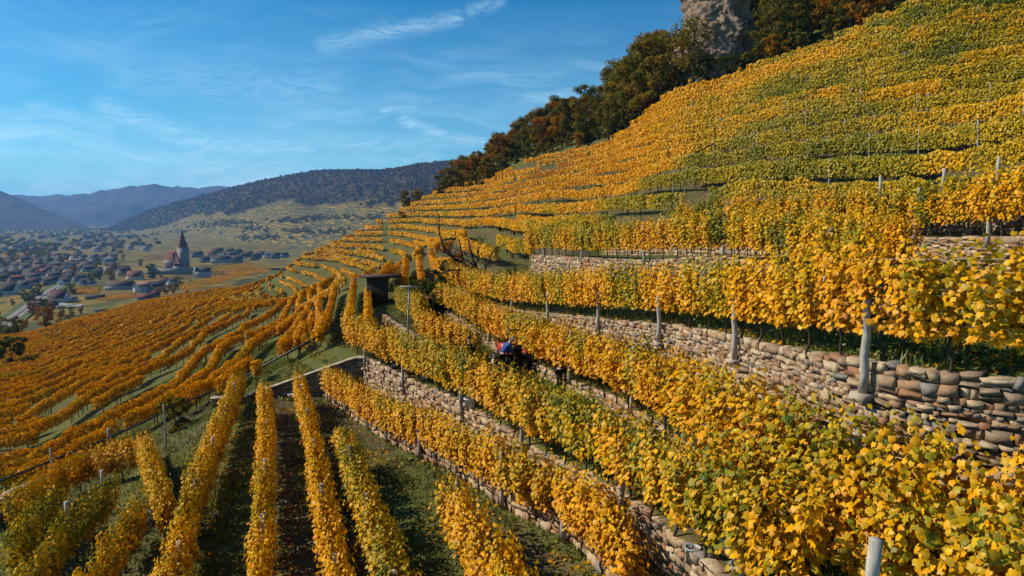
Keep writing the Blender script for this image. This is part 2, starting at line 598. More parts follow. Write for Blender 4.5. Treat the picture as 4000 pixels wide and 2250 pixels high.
X2, Z2 = line([(3, 16, -2.0), (6, 13.0, -2.1), (8, 9.6, -2.2), (9.3, 7.2, -2.27), (11, 6.0, -2.37), (14, 5.7, -2.7), (18, 5.45, -3.05), (20.7, 4.75, -3.3), (25, 3.4, -3.75),
               (30, 1.8, -4.25), (35, .2, -4.75), (40, -1.41, -5.0), (47, -4.3, -4.9)])
X3, Z3 = line([(3, 16.6, -1.9), (6, 13.8, -1.95), (8, 11.0, -2.0), (10, 9.8, -2.05), (13, 9.2, -2.15), (16, 9.1, -2.15), (20, 9.3, -1.9), (26, 8.4, -1.55), (32, 6.3, -2.0), (45, 1.8, -2.5), (47, 1.1, -2.6)])
X4f, Z4 = line([(3, 19, -.3), (8, 15.8, -.4), (15, 14.0, -.48), (19, 14.2, -.55), (24, 14.9, -.70), (30, 13.5, -.80), (38, 10.2, -1.05), (47, 6.0, -1.5)])


def X4(Y): return X4f(Y)


def X5(Y): return X4f(Y) + 1.5


def knots(Y):
    """cross-section of the terraces at depth Y: X list, z list"""
    Y = np.asarray(Y, float)
    x0, x1, xb, x2, x3, x4, x5 = X0(Y), X1(Y), XB(Y), X2(Y), X3(Y), X4(Y), X5(Y)
    zf, z1, zb, z2, z3, z4 = ZF(Y), Z1(Y), ZB(Y), Z2(Y), Z3(Y), Z4(Y)
    xl = np.minimum(-8.6 - 0.32 * (Y - 13.1), x0 - 6)
    far = Y > 33.55
    xl = np.where(far, x1 - 4.0, xl)
    zl = np.where(far, hf(xl, Y), np.minimum(hf(xl, Y), -8.9))
    xm = np.where(far, xl + 1.0, -5.12 - 0.36 * (Y - 13.1))
    zm = np.where(far, zl + (z1 - zl) * .25, -8.93)
    xm = np.clip(xm, xl + .3, x0 - .3)
    xw0, zw0 = np.where(far, xl + 2.0, x0), np.where(far, zl + (z1 - zl) * .5, zf)
    xt0, zt0 = np.where(far, xl + 2.4, x0 + .07), np.where(far, zl + (z1 - zl) * .6, zf + .42)
    xb1, zb1 = np.where(far, xl + 3.2, x1 - .16), np.where(far, zl + (z1 - zl) * .8, zf + .48)
    w2b = zb + .2
    z3b = z3 - np.interp(Y, [3, 13, 18, 26, 47], [.02, .02, .35, 1.25, 1.2])
    z4b = np.maximum(z4 - 1.05, z3 + .05)
    z5b, z5 = z4 + .12, z4 + .75
    z6 = np.maximum(hf(x5 + 1.8, Y), z5)
    Xs = [xl, xm, xw0, xt0, xb1, x1, xb - .1, xb, x2 - .17, x2, x3 - .14, x3, x4 - .12, x4, x5 - .08, x5, x5 + 1.8]
    Zs = [zl, zm, zw0, zt0, zb1, z1, zb - .38, zb, w2b, z2, z3b, z3, z4b, z4, z5b, z5, z6]
    return np.stack(Xs, -1), np.stack(Zs, -1)


YT0, YT1 = 3.0, 46.8


def prof(X, Y):
    Xs, Zs = knots(Y)
    X = np.asarray(X, float)
    r = Zs[..., 0].copy()
    for k in range(Xs.shape[-1] - 1):
        a, b = Xs[..., k], Xs[..., k + 1]
        t = np.clip((X - a) / np.maximum(b - a, 1e-4), 0, 1)
        r = np.where(X >= a, Zs[..., k] + (Zs[..., k + 1] - Zs[..., k]) * t, r)
    return r


def inside(X, Y, m=0.0):
    Xs, _ = knots(np.clip(Y, YT0, YT1))
    return (Y > YT0 + m) & (Y < YT1 - m) & (X > Xs[..., 0] + m) & (X < Xs[..., -1] - m)


def G(X, Y):
    X = np.asarray(X, float); Y = np.asarray(Y, float)
    return np.where(inside(X, Y), prof(X, np.clip(Y, YT0, YT1)), hf(X, Y))


def cast(px, py, h=0.0, d0=6.0, d1=460.0):
    """first point of a photo ray that comes down to the ground plus h"""
    v = pix_dir(px, py)
    d = np.exp(np.linspace(math.log(d0), math.log(d1), 900))
    q = v[None] * (d / v[1])[:, None]
    g = G(q[:, 0], q[:, 1]) + h - q[:, 2]
    i = np.argmax(g > 0)
    if g[i] <= 0:
        i = len(d) - 1
    return np.array([q[i, 0], q[i, 1], q[i, 2] - h])


# height field mesh, kept well below the terraces where these are built
HZ = Z.copy()
ins = inside(GX, GY, 0.5)
HZ = np.where(ins, np.minimum(HZ, prof(GX, np.clip(GY, YT0, YT1))) - 1.8, HZ)
idx = np.arange(NA * NL).reshape(NA, NL)
q4 = np.stack([idx[:-1, :-1], idx[1:, :-1], idx[1:, 1:], idx[:-1, 1:]], -1).reshape(-1, 4)
hill = np_obj('hillside', np.stack([GX, GY, HZ], -1).reshape(-1, 3), q4, M_GROUND, smooth=True,
              attrs={'soil': ('POINT', 'FLOAT', np.maximum(np.clip((fbm(GX, GY, 0.25, 3) - .52) * 3, 0, .6), RISER * .8).ravel())})
tag(hill, 'steep vineyard hillside of grass and earth', kind='structure')

# terrace ground loft
ys = np.arange(YT0, YT1 + .01, 0.28)
ys = np.sort(np.append(ys, [33.5, 33.6]))
KX, KZ = knots(ys)
SUBS = [3, 8, 1, 2, 1, 8, 1, 3, 1, 6, 1, 6, 1, 3, 1, 4]
vx, vz = [], []
for k, n in enumerate(SUBS):
    for t in np.arange(n) / n:
        vx.append(KX[:, k] * (1 - t) + KX[:, k + 1] * t); vz.append(KZ[:, k] * (1 - t) + KZ[:, k + 1] * t)
vx.append(KX[:, -1]); vz.append(KZ[:, -1])
vx = np.array(vx).T; vz = np.array(vz).T
vy = np.repeat(ys[:, None], vx.shape[1], 1)
vz = vz + (fbm(vx, vy, 0.9, 3) - .5) * 0.10
# trodden earth: between the field rows, on the harvest track
soil = np.zeros_like(vx)
for xo, yo, sl, wd in [(-4.3, 13.1, -.36, .38), (-2.4, 13.1, -.37, .36), (-.75, 17, -.55, .30)]:
    soil = np.maximum(soil, np.exp(-((vx - (xo + sl * (vy - yo))) / wd) ** 2))
soil = np.where(vy > 33.5, 0, soil)
mid = (X1(vy) + XB(vy)) / 2
soil = np.maximum(soil, .75 * np.exp(-((vx - mid - .45) / .3) ** 2)); soil = np.maximum(soil, .75 * np.exp(-((vx - mid + .45) / .3) ** 2))
soil = np.maximum(soil, np.exp(-((vy - 31.9) / .5) ** 2) * (vx < -8.8) * .8)
nI, nJ = vx.shape
idx = np.arange(nI * nJ).reshape(nI, nJ)
q4 = np.stack([idx[:-1, :-1], idx[:-1, 1:], idx[1:, 1:], idx[1:, :-1]], -1).reshape(-1, 4)
tg = np_obj('terrace_ground', np.stack([vx, vy, vz], -1).reshape(-1, 3), q4, M_GROUND, smooth=False, attrs={'soil': ('POINT', 'FLOAT', soil.ravel())})
tag(tg, 'grassy terraces stepping up beside the stone walls', kind='structure')


# ------------------------------------------------------------------ dry stone walls
def stone_variant(i):
    r = np.random.default_rng(100 + i)
    g = np.linspace(-.5, .5, 3)
    v, ids = [], {}
    for a in range(3):
        for b in range(3):
            for c in range(3):
                if 1 in (a, b, c) and (a, b, c) == (1, 1, 1):
                    continue
                ids[(a, b, c)] = len(v)
                p = np.array([g[a], g[b], g[c]])
                k = sum(x != 1 for x in (a, b, c))
                p = p * np.array([r.uniform(*{3: (.97, 1.07), 2: (.97, 1.03), 1: (.95, 1.0)}[k]) for _ in range(3)])
                v.append(p + r.normal(0, .022, 3))
    fs = []
    for ax in range(3):
        for s in (0, 2):
            for i1 in (0, 1):
                for i2 in (0, 1):
                    def key(m, n):
                        q = [0, 0, 0]; q[ax] = s
                        o = [x for x in range(3) if x != ax]
                        q[o[0]] = m; q[o[1]] = n
                        return ids[tuple(q)]
                    f = [key(i1, i2), key(i1 + 1, i2), key(i1 + 1, i2 + 1), key(i1, i2 + 1)]
                    if (s == 2) != (ax == 1):
                        pass
                    else:
                        f = f[::-1]
                    fs.append(f)
    v = np.array(v)
    v[:, 0] *= 1 + r.uniform(-.16, .16) * v[:, 2] * 2
    v[:, 2] *= 1 + r.uniform(-.20, .20) * v[:, 0] * 2
    v[:, 2] += r.uniform(-.10, .10) * v[:, 0]
    return v, np.array(fs)


SVAR = [stone_variant(i) for i in range(12)]
SMESH = [np_mesh('stone', v, f, M_STONE) for v, f in SVAR]


def coping_slabs(root, pts, step=.55):
    pts = np.array(pts, float)
    c, e = row_path(pts[:, [0, 1, 3]], step)
    for i in range(len(c)):
        o = bpy.data.objects.new('coping_slab', COPING)
        o.location = c[i] - np.array(root.location) + (0, .05, .02)
        o.rotation_euler = (0, math.atan2(-e[i][2], math.hypot(e[i][0], e[i][1])), math.atan2(e[i][1], e[i][0]))
        o.scale = (step * .97, .42, .09)
        link(o, root)


def stone_wall(name, pts, label, n_obj=300, lo=.09, hi=.26, wlo=.14, whi=.48, coping=False, name_s='stone', seed=0):
    """pts: (x, y, z_foot, z_top) along the wall, face on the left of the walking direction"""
    r = np.random.default_rng(500 + seed)
    pts = np.array(pts, float)
    seg = np.hypot(np.diff(pts[:, 0]), np.diff(pts[:, 1]))
    s = np.concatenate([[0], np.cumsum(seg)])
    L = s[-1]
    at = lambda q: np.array([np.interp(q, s, pts[:, k]) for k in range(4)])
    root = empty(name, tuple(at(L / 2)[:3]))
    tag(root, label, 'stone wall', kind='thing')
    org = np.array(root.location)
    # joint-coloured core
    n = max(8, int(L / .4))
    cv = []
    for q in np.linspace(0, L, n):
        a, b = at(max(q - .2, 0)), at(min(q + .2, L))
        t = (b - a)[:2]; t /= np.linalg.norm(t) + 1e-9
        nn = np.array([-t[1], t[0]])
        c = at(q)
        H = c[3] - c[2]
        for off, z in ((.02 + .09 * H, c[2] - .25), (.012, c[3] - .03), (-.33, c[3] - .03), (-.33, c[2] - .25)):
            cv.append([c[0] + nn[0] * off, c[1] + nn[1] * off, z])
    cv = np.array(cv) - org
    i4 = np.arange(n - 1)[:, None] * 4
    fq = np.concatenate([np.concatenate([i4 + k, i4 + k + 4, i4 + (k + 1) % 4 + 4, i4 + (k + 1) % 4], 1) for k in range(4)])
    caps = np.array([[0, 1, 2, 3], [4 * n - 1, 4 * n - 2, 4 * n - 3, 4 * n - 4]])
    np_obj('core', cv, np.concatenate([fq, caps]), M_CORE, root)
    st = []
    z = 0.0
    Hm = (pts[:, 3] - pts[:, 2]).max()
    while z < Hm - .03:
        h = lo + (hi - lo) * r.random() ** 1.3 if z + .25 < Hm else max(.08, Hm - z)
        h = min(h, Hm - z + .02)
        q = -r.uniform(0, .3)
        while q < L:
            wd = (wlo + (whi - wlo) * r.random() ** 1.7) * (.65 + h * 2.0)
            c = at(np.clip(q + wd / 2, 0, L))
            H = c[3] - c[2]
            top = z + h
            if 0 <= q + wd / 2 <= L and z < H - .04:
                hh = min(h, H - z)
                a, b = at(max(q + wd / 2 - .15, 0)), at(min(q + wd / 2 + .15, L))
                t = (b - a)[:2]; t /= np.linalg.norm(t) + 1e-9
                nn = np.array([-t[1], t[0]])
                cuts = [(0, hh)]
                if hh > .13 and r.random() < .42:
                    k = r.uniform(.35, .65) * hh
                    cuts = [(0, k), (k, hh)]
                for u0, u1 in cuts:
                    zc = z + (u0 + u1) / 2
                    off = .02 + .09 * (H - zc) + r.uniform(-.05, .045)
                    dp = r.uniform(.22, .32)
                    wob = r.normal(0, .016)
                    st.append((c[0] + nn[0] * (off - dp / 2 + .045), c[1] + nn[1] * (off - dp / 2 + .045), c[2] + zc + wob,
                               wd * r.uniform(.90, 1.0), dp, (u1 - u0) * r.uniform(.86, 1.0), math.atan2(t[1], t[0]) + r.normal(0, .05), r.normal(0, .07)))
            q += wd
        z += h
    st = np.array(st)
    size = st[:, 3] * st[:, 5] / (st[:, 1] ** 2 + st[:, 0] ** 2 + st[:, 2] ** 2)
    vis = (np.abs(st[:, 0] / np.maximum(st[:, 1], .1)) < .80)
    order = np.argsort(-size * np.where(vis, 1, .01))
    k_obj = min(n_obj, len(order))
    for i in order[:k_obj]:
        x, y, zz, a, b, c, rz, ry = st[i]
        o = bpy.data.objects.new(name_s, SMESH[r.integers(12)])
        o.location = (x - org[0], y - org[1], zz - org[2])
        o.rotation_euler = (0, ry, rz)
        o.scale = (a, b, c)
        link(o, root)
    rest = order[k_obj:]
    if len(rest):
        V, Fc, A = [], [], []
        nb = 0
        for i in rest:
            x, y, zz, a, b, c, rz, ry = st[i]
            v, f = SVAR[r.integers(12)]
            M = np.array(Matrix.Rotation(rz, 3, 'Z') @ Matrix.Rotation(ry, 3, 'Y'))
            V.append((v * (a, b, c)) @ M.T + (x, y, zz) - org)
            Fc.append(f + nb); nb += len(v)
            A.append(np.full(len(v), r.random()))
        o = np_obj('small_stones', np.concatenate(V), np.concatenate(Fc), M_STONEJ, root, attrs={'srand': ('POINT', 'FLOAT', np.concatenate(A))})
        o['kind'] = 'stuff'
    return root


def yl(a, b, n=90): return np.linspace(a, b, n)


Y_ = yl(10, 33.3)
stone_wall('stone_wall', np.stack([X0(Y_), Y_, ZF(Y_) - .1, ZF(Y_) + .43], 1), 'ankle-high stone kerb wall under the lowest golden row along the grass field', 110, seed=1)
Y_ = yl(6, 33.5)
K = knots(np.minimum(Y_, 33.5))
stone_wall('stone_wall', np.stack([X1(Y_) - .02, Y_, K[1][:, 4] - .1, Z1(Y_) + .03], 1), 'tall sunlit dry stone wall rising behind the lowest golden row, ending in a corner', 300, seed=2)
Y_ = yl(6, 45.5)
stone_wall('stone_wall', np.stack([XB(Y_), Y_, ZB(Y_) - .45, ZB(Y_) + .04], 1), 'low stone edging wall beside the tractor track, half hidden by vines', 90, seed=3)
Y_ = yl(7.6, 46.2)
stone_wall('stone_wall', np.stack([X2(Y_) - .02, Y_, ZB(Y_) + .1, Z2(Y_) + .03], 1), 'broad brown dry stone wall below the post row with stone brackets', 300, lo=.055, hi=.19, wlo=.10, whi=.40, seed=4)
Y_ = yl(16.5, 46.2)
K = knots(Y_)
stone_wall('stone_wall', np.stack([X3(Y_) - .02, Y_, K[1][:, 10] - .1, Z3(Y_) + .03], 1), 'stone wall half hidden behind the row above the broad brown wall', 200, seed=5)
Y_ = yl(15, 46.2)
K = knots(Y_)
stone_wall('stone_wall', np.stack([X4(Y_) - .02, Y_, K[1][:, 12] - .1, Z4(Y_) + .03], 1), 'rust and blue-grey stone wall across the upper terrace at the right edge', 260, lo=.08, hi=.26, wlo=.18, whi=.55, seed=15)
stone_wall('stone_wall', np.stack([X5(Y_) - .02, Y_, K[1][:, 14] - .1, K[1][:, 15] + .03], 1), 'shaded low orange stone wall on the ledge above the blue-grey wall', 120, seed=6)
# wall closing the field at its far end, its top falling to the left
e0 = np.array([X1(33.4) + .12, 33.44]); e1 = np.array([-15.0, 33.40])
pp = []
for t in np.linspace(0, 1, 30):
    x, y = e0 * (1 - t) + e1 * t
    tt = max(t, 0)
    ztop = float(Z1(34.3)) - .02 - (2.15) * np.clip((t - .08) / .78, 0, 1)
    pp.append((x, y, -9.2, max(ztop, -9.0)))
END_WALL = (stone_wall('stone_wall', pp, 'shaded stone wall with a slanting top closing the far end of the field', 220, seed=7), pp)
# low wall on the far part of the tractor terrace
pp = []
for t in np.linspace(0, 1, 20):
    x, y = -8.5 + 4.6 * t, 44.5 - 11.0 * t
    zg = float(G(x, y))
    pp.append((x, y, zg - .1, zg + .95 - .5 * t))
stone_wall('stone_wall', pp[::-1], 'short bright stone wall beneath the tall wooden T pole', 130, seed=8)
for q, lab in [([(-60, 2080), (60, 1985), (200, 1925)], 'pale stone wall at the lower left corner beside the road'),
               ([(640, 2050), (625, 1890), (600, 1800)], 'narrow stone wall end between two short vine rows')]:
    w_ = [cast(a, b) for a, b in q]
    pl = []
    for t in np.linspace(0, len(w_) - 1, 16):
        i = min(int(t), len(w_) - 2)
        p_ = w_[i] * (1 - (t - i)) + w_[i + 1] * (t - i)
        pl.append((p_[0], p_[1], p_[2] - .15, p_[2] + .75))
    stone_wall('stone_wall', pl[::-1], lab, 90, seed=len(lab))

# ------------------------------------------------------------------ vines
_half = [(.0, -.05), (.26, -.20), (.50, .05), (.42, .24), (.52, .50), (.26, .60)]
LEAF2 = np.array([(0, .32)] + [(0, -.05)] + _half[1:] + [(0, .98)] + [(-a, b) for a, b in reversed(_half[1:])])
NLV = len(LEAF2)
LEAF_F = np.array([[0, i, i + 1 if i + 1 < NLV else 1] for i in range(1, NLV)])


def frames(nrm, tip):
    nrm = nrm / (np.linalg.norm(nrm, axis=1, keepdims=True) + 1e-9)
    b = np.cross(nrm, tip)
    b /= np.linalg.norm(b, axis=1, keepdims=True) + 1e-9
    t = np.cross(b, nrm)
    return nrm, b, t


def lobed_leaves(c, nrm, tip, size, cup):
    n, b, t = frames(nrm, tip)
    u = LEAF2[:, 0][None, :, None]; v = LEAF2[:, 1][None, :, None]
    hgt = (-(np.abs(LEAF2[:, 0]) * .35 + (LEAF2[:, 1] - .3) ** 2 * .45))[None, :, None] * cup[:, None, None]
    s = size[:, None, None]
    V = c[:, None] + s * (u * b[:, None] + v * t[:, None] + hgt * n[:, None])
    N = len(c)
    Fc = (LEAF_F[None] + (np.arange(N) * NLV)[:, None, None]).reshape(-1, 3)
    return V.reshape(-1, 3), Fc


def kite_leaves(c, nrm, tip, size):
    n, b, t = frames(nrm, tip)
    s = size[:, None]
    V = np.stack([c - .45 * s * t, c - .46 * s * b - .10 * s * n + .02 * s * t, c + .5 * s * t, c + .46 * s * b - .10 * s * n + .02 * s * t], 1)
    i = (np.arange(len(c)) * 4)[:, None]
    return V.reshape(-1, 3), np.concatenate([np.concatenate([i, i + 1, i + 2], 1), np.concatenate([i, i + 2, i + 3], 1)])


def vine_variant(k, hgt=1.0, dens=1.9):
    r = np.random.default_rng(900 + k)
    c, nr, tp, sz, hue = [], [], [], [], []
    ns = int(15 * dens)
    for s in range(ns):
        x = r.uniform(-.66, .66); y = r.normal(0, .05); z = .68 + r.normal(0, .07)
        side = r.choice([-1, 1])
        lean = r.normal(0, .22)
        top = (2.0 + r.normal(0, .13)) * hgt if r.random() < .82 else 2.28 * hgt
        yb = side * r.uniform(.06, .26)
        nl = 30
        hang = r.random() < .13
        for i in range(nl):
            t = i / (nl - 1)
            zz = z + (top - z) * t
            yy = y + yb * math.sin(min(t * 1.15, 1) * math.pi * .62) + r.normal(0, .035)
            xx = x + lean * t + r.normal(0, .06)
            if hang and t > .45:
                zz = top - .2 - (t - .45) * 1.3
                yy += side * .32 * (t - .45)
            out = 1 if r.random() < (.82 if yy > 0 else .18) else -1
            c.append((xx, yy + out * r.uniform(.03, .15), zz + r.normal(0, .04)))
            nr.append((r.normal(0, .45), out * 1.0 + r.normal(0, .35), .55 + r.normal(0, .4)))
            tp.append((r.normal(0, .5), out * .35, -1.0))
            sz.append(r.uniform(.070, .128) * (1.0 if t < .8 else .78))
            hue.append(.04 * r.normal() * 2.2 + (.10 if t > .7 else 0) - (.07 if t < .2 else 0))
    N = len(c)
    keep = np.array(c)[:, 2] > .52
    c, nr, tp, sz, hue = [np.array(q, float)[keep] for q in (c, nr, tp, sz, hue)]
    V, Fc = lobed_leaves(c, nr, tp, sz, r.uniform(.3, 1.3, len(c)))
    hue += .13 * (fbm(c[:, 0] * 3 + 7 * k, c[:, 2] * 3, 1.0, 2) - .5) * 3
    la = np.zeros((len(c), NLV, 4), np.float32)
    la[..., 0] = np.clip(.36 + hue, 0, 1)[:, None]
    la[..., 1] = np.clip(r.normal(.5, .2, len(c)), 0, 1)[:, None]
    la[..., 3] = 1
    return np_mesh('foliage', V, Fc, M_VINE, attrs={'leaf': ('POINT', 'FLOAT_COLOR', la.reshape(-1, 4))})


def tube(path, rad, n=6, cap=True):
    path = np.array(path, float); rad = np.broadcast_to(np.asarray(rad, float), (len(path),))
    V = []
    up = np.array([.13, .97, .2])
    for i, p in enumerate(path):
        t = path[min(i + 1, len(path) - 1)] - path[max(i - 1, 0)]
        t /= np.linalg.norm(t) + 1e-9
        a = np.cross(t, up)
        if np.linalg.norm(a) < .1:
            a = np.cross(t, (1, 0, 0))
        a /= np.linalg.norm(a)
        b = np.cross(t, a)
        th = np.arange(n) * 2 * math.pi / n
        V.append(p + rad[i] * (np.cos(th)[:, None] * a + np.sin(th)[:, None] * b))
    V = np.concatenate(V)
    m = len(path)
    i0 = np.arange(m - 1)[:, None] * n + np.arange(n)[None]
    i1 = np.arange(m - 1)[:, None] * n + (np.arange(n)[None] + 1) % n
    Fq = np.stack([i0, i1, i1 + n, i0 + n], -1).reshape(-1, 4)
    if cap:
        e = len(V)
        V = np.concatenate([V, path[:1], path[-1:]])
        k = np.arange(n)
        Fq = np.concatenate([Fq, np.stack([(k + 1) % n, k, np.full(n, e), np.full(n, e)], 1)[:, [0, 1, 2, 2]],
                             np.stack([k + (m - 1) * n, (k + 1) % n + (m - 1) * n, np.full(n, e + 1), np.full(n, e + 1)], 1)])
    return V, Fq


def fixq(Fq):
    """split quads with a doubled corner into triangles"""
    bad = Fq[:, 2] == Fq[:, 3]
    return [Fq[~bad], Fq[bad][:, :3]]


def join(parts):
    V, Q, T = [], [], []
    n = 0
    for v, f in parts:
        fl = f if isinstance(f, list) else fixq(f) if f.shape[1] == 4 else [np.zeros((0, 4), int), f]
        V.append(v)
        for a in fl:
            if len(a) == 0: continue
            (Q if a.shape[1] == 4 else T).append(a + n)
        n += len(v)
    out = []
    if Q: out.append(np.concatenate(Q))
    if T: out.append(np.concatenate(T))
    return np.concatenate(V), out


def trunk_variant(k, wall):
    r = np.random.default_rng(70 + k)
    pts = []
    z0 = -.42 if wall else -.06
    y0 = .06 if wall else 0
    for t in np.linspace(0, 1, 7):
        pts.append((r.normal(0, .025), (y0 if t < .1 else r.normal(0, .02) + (.10 * math.sin(t * 3) if wall else 0)), z0 + (.82 - z0) * t))
    parts = [tube(pts, np.linspace(.036, .022, 7) * r.uniform(.8, 1.1), 6)]
    for s in (-1, 1):
        arm = [pts[-1], (s * .2, r.normal(0, .02), .86), (s * .45, r.normal(0, .03), .9 + r.normal(0, .03)), (s * .62, 0, .9)]
        parts.append(tube(arm, [.02, .017, .013, .008], 5))
    v, f = join(parts)
    return np_mesh('trunk', v, f, M_BARK, smooth=True)


VINES = [vine_variant(k) for k in range(14)]
TRUNK_G = [trunk_variant(k, False) for k in range(5)]
TRUNK_W = [trunk_variant(k, True) for k in range(5)]
N_VINES = 0


def row_path(pts, step):
    pts = np.array(pts, float)
    s = np.concatenate([[0], np.cumsum(np.linalg.norm(np.diff(pts, axis=0), axis=1))])
    q = np.arange(step / 2, s[-1], step)
    c = np.stack([np.interp(q, s, pts[:, k]) for k in range(3)], 1)
    e = np.stack([np.interp(np.minimum(q + .3, s[-1]), s, pts[:, k]) - np.interp(np.maximum(q - .3, 0), s, pts[:, k]) for k in range(3)], 1)
    return c, e


_ONES = 'first second third fourth fifth sixth seventh eighth ninth tenth eleventh twelfth thirteenth fourteenth fifteenth sixteenth seventeenth eighteenth nineteenth'.split()
_TENS = {2: 'twent', 3: 'thirt', 4: 'fort', 5: 'fift', 6: 'sixt', 7: 'sevent', 8: 'eight', 9: 'ninet'}


def ordinal(n):
    if n < 20: return _ONES[n - 1]
    t, u = divmod(n, 10)
    return _TENS[t] + ('ieth' if u == 0 else 'y-' + _ONES[u - 1])


def plant_row(pts, label, group, wall=False, hs=1.0, ws=1.0, tint=0.0, tvar=.22, step=1.08, gaps=0.0, name='grape_vine'):
    global N_VINES
    c, e = row_path(pts, step)
    for i in range(len(c)):
        if random.random() < gaps:
            continue
        x, y, z = c[i]
        o = empty(name, (x, y, z), math.atan2(e[i][1], e[i][0]) + (math.pi if random.random() < .5 and not wall else 0))
        # the ground falls or climbs along the row
        o.rotation_euler[1] = -math.atan2(e[i][2], math.hypot(e[i][0], e[i][1])) * (1 if abs(math.cos(o.rotation_euler[2] - math.atan2(e[i][1], e[i][0])) - 1) < .1 else -1) * .6
        tn = tint + tvar * 2.2 * (float(fbm(x * 1.0 + 3.1 * y, y, .33, 2)) - .5) + random.gauss(0, tvar * .30)
        colw = 'orange-gold' if tn < -.1 else 'golden' if tn < .1 else 'yellow-green' if tn < .28 else 'green'
        tag(o, '%s vine, %s from the far end of %s' % (colw, ordinal(i + 1), label), 'grape vine', group)
        fo = bpy.data.objects.new('foliage', random.choice(VINES))
        fo['tint'] = float(tn)
        fo.scale = (1.0, ws * random.uniform(.85, 1.15), hs * random.uniform(.93, 1.06))
        if random.random() < .5 and wall:
            fo.scale[0] = -1.0
        link(fo, o)
        tr = bpy.data.objects.new('trunk', random.choice(TRUNK_W if wall else TRUNK_G))
        tr.scale = (1, 1, hs)
        link(tr, o)
        N_VINES += 1


def post_mesh(k, h, r0):
    r = np.random.default_rng(40 + k)
    n = 10
    pts = [(r.normal(0, .012) + .02 * t, r.normal(0, .012), h * t) for t in np.linspace(0, 1, 6)]
    v, f = tube(pts, r0 * np.array([1.08, 1.03, 1.0, .97, .95, .88]) * r.uniform(.97, 1.03, 6), n)
    return np_mesh('vine_post', v, fixq(f), M_POST, smooth=True)


POSTS = [post_mesh(k, 2.45, .066) for k in range(4)]
POSTS_T = [post_mesh(9 + k, 2.1, .042) for k in range(3)]
M_BRK = simple_mat('bracket_stone', (0.36, 0.30, 0.23), 0.9, 0.25, 4, .15, .3)


def rbox(sx, sy, sz, j=.0, seed=0):
    r = np.random.default_rng(seed)
    v, f = SVAR[seed % 12]
    return v * (sx, sy, sz), f


def post(loc, label, group, thick=True, lean=(0, 0), sc=1.0, bracket=False, k=None, fat=1.0):
    o = bpy.data.objects.new('vine_post', random.choice(POSTS if thick else POSTS_T) if k is None else (POSTS if thick else POSTS_T)[k])
    o.location = loc
    o.rotation_euler = (lean[0], lean[1], random.uniform(0, 6))
    o.scale = (fat, fat, sc)
    link(o)
    tag(o, label, 'vine post', group)
    if bracket:
        v, f = rbox(.34, .30, .10, seed=random.randrange(12))
        b = np_obj('bracket_stone', v, f, M_BRK)
        b.location = (loc[0] + .02, loc[1], loc[2] - .05)
        b.rotation_euler = (0, 0, .3)
        tag(b, oL('flat stone bracket jutting from a wall under a vine post'), 'stone bracket', 'stone brackets under the wall posts')
    return o


def wires(pts, heights, label, group):
    pts = np.array(pts, float)
    for h in heights:
        v, f = tube(pts + (0, 0, h), .0035, 4, False)
        o = np_obj('trellis_wire', v, f, M_WIRE)
        tag(o, {0: 'lowest ', 1: 'second-lowest ', 2: 'highest '}[heights.index(h)] + label, 'wire', group)


def wl(xf, zf, a, b, dx=0., dz=0., n=60):
    Y = np.linspace(a, b, n)
    return np.stack([xf(Y) + dx, Y, zf(Y) + dz], 1)


COPING = np_mesh('coping_slab', *SVAR[3], M_BRK)
coping_slabs(*END_WALL)
rowA = wl(X0, ZF, 32.4, 12.0, -.14)
plant_row(rowA, 'the lowest row below the tall wall', 'vines of the lowest wall row', hs=.86, ws=.9, tint=-.02, tvar=.14)
rowA2 = np.array([cast(a_, b_, 1.62) for a_, b_ in [(1762, 1885), (1830, 2000), (1915, 2120), (2005, 2250), (2090, 2380)]])
plant_row(rowA2, 'the short bottom row in the grass', 'vines of the short bottom row', hs=.86, tint=.0)
rowB1 = wl(X1, Z1, 34.6, 8.7, -.13)
plant_row(rowB1, 'the row topping the tall sunlit wall', 'vines on top of the tall wall', wall=True, hs=.93, ws=1.1, tint=.12, tvar=.26)
b3 = np.array([(3.55, 12.3), (3.95, 11.0), (4.45, 9.4), (5.1, 7.6), (5.6, 6.6)])
rowB3 = np.column_stack([b3, G(b3[:, 0], b3[:, 1])])
plant_row(rowB3, 'the short row filling the bottom right corner', 'vines of the bottom right corner', hs=.98, ws=1.2, tint=.04, tvar=.2)
b5 = np.array([(-5.0, 37.0), (-3.6, 34.4), (-1.9, 31.9)])
rowB5 = np.column_stack([b5, G(b5[:, 0], b5[:, 1])])
plant_row(rowB5, 'the row behind the dark-jacketed person', 'vines behind the dark-jacketed person', hs=.86, tint=.05, tvar=.15)
b6 = np.array([(-7.7, 46.5), (-6.6, 43.2), (-5.2, 39.4)])
rowB6 = np.column_stack([b6, G(b6[:, 0], b6[:, 1]) + .45])
plant_row(rowB6, 'the short row beside the T pole', 'vines beside the T pole', hs=.95, tint=.26, tvar=.2)
rowB2 = wl(XB, ZB, 46.0, 6.6, -.10)
plant_row(rowB2, 'the long row beneath the brown wall', 'vines of the long row below the brown wall', hs=.96, ws=1.3, tint=.02, tvar=.22)
rowC = wl(X2, Z2, 46.4, 7.7, -.12)
plant_row(rowC, 'the row topping the broad brown wall', 'vines on top of the broad brown wall', wall=True, hs=.88, tint=.04, tvar=.30)
rowD = wl(X3, Z3, 46.4, 17.0, -.12)
plant_row(rowD, 'the row behind the brown wall row', 'vines of the row behind the brown wall row', wall=True, hs=.90, tint=.14, tvar=.30)
rowE = wl(X4, Z4, 40, 15.5, -.1)
plant_row(rowE, 'the row topping the blue-grey wall', 'vines on the blue-grey wall', wall=True, hs=.90, tint=.14, tvar=.30)
e2 = np.array([(11.2, 19.5), (11.9, 23.0), (11.6, 27.0), (10.4, 31.0), (8.6, 35.0)])[::-1]
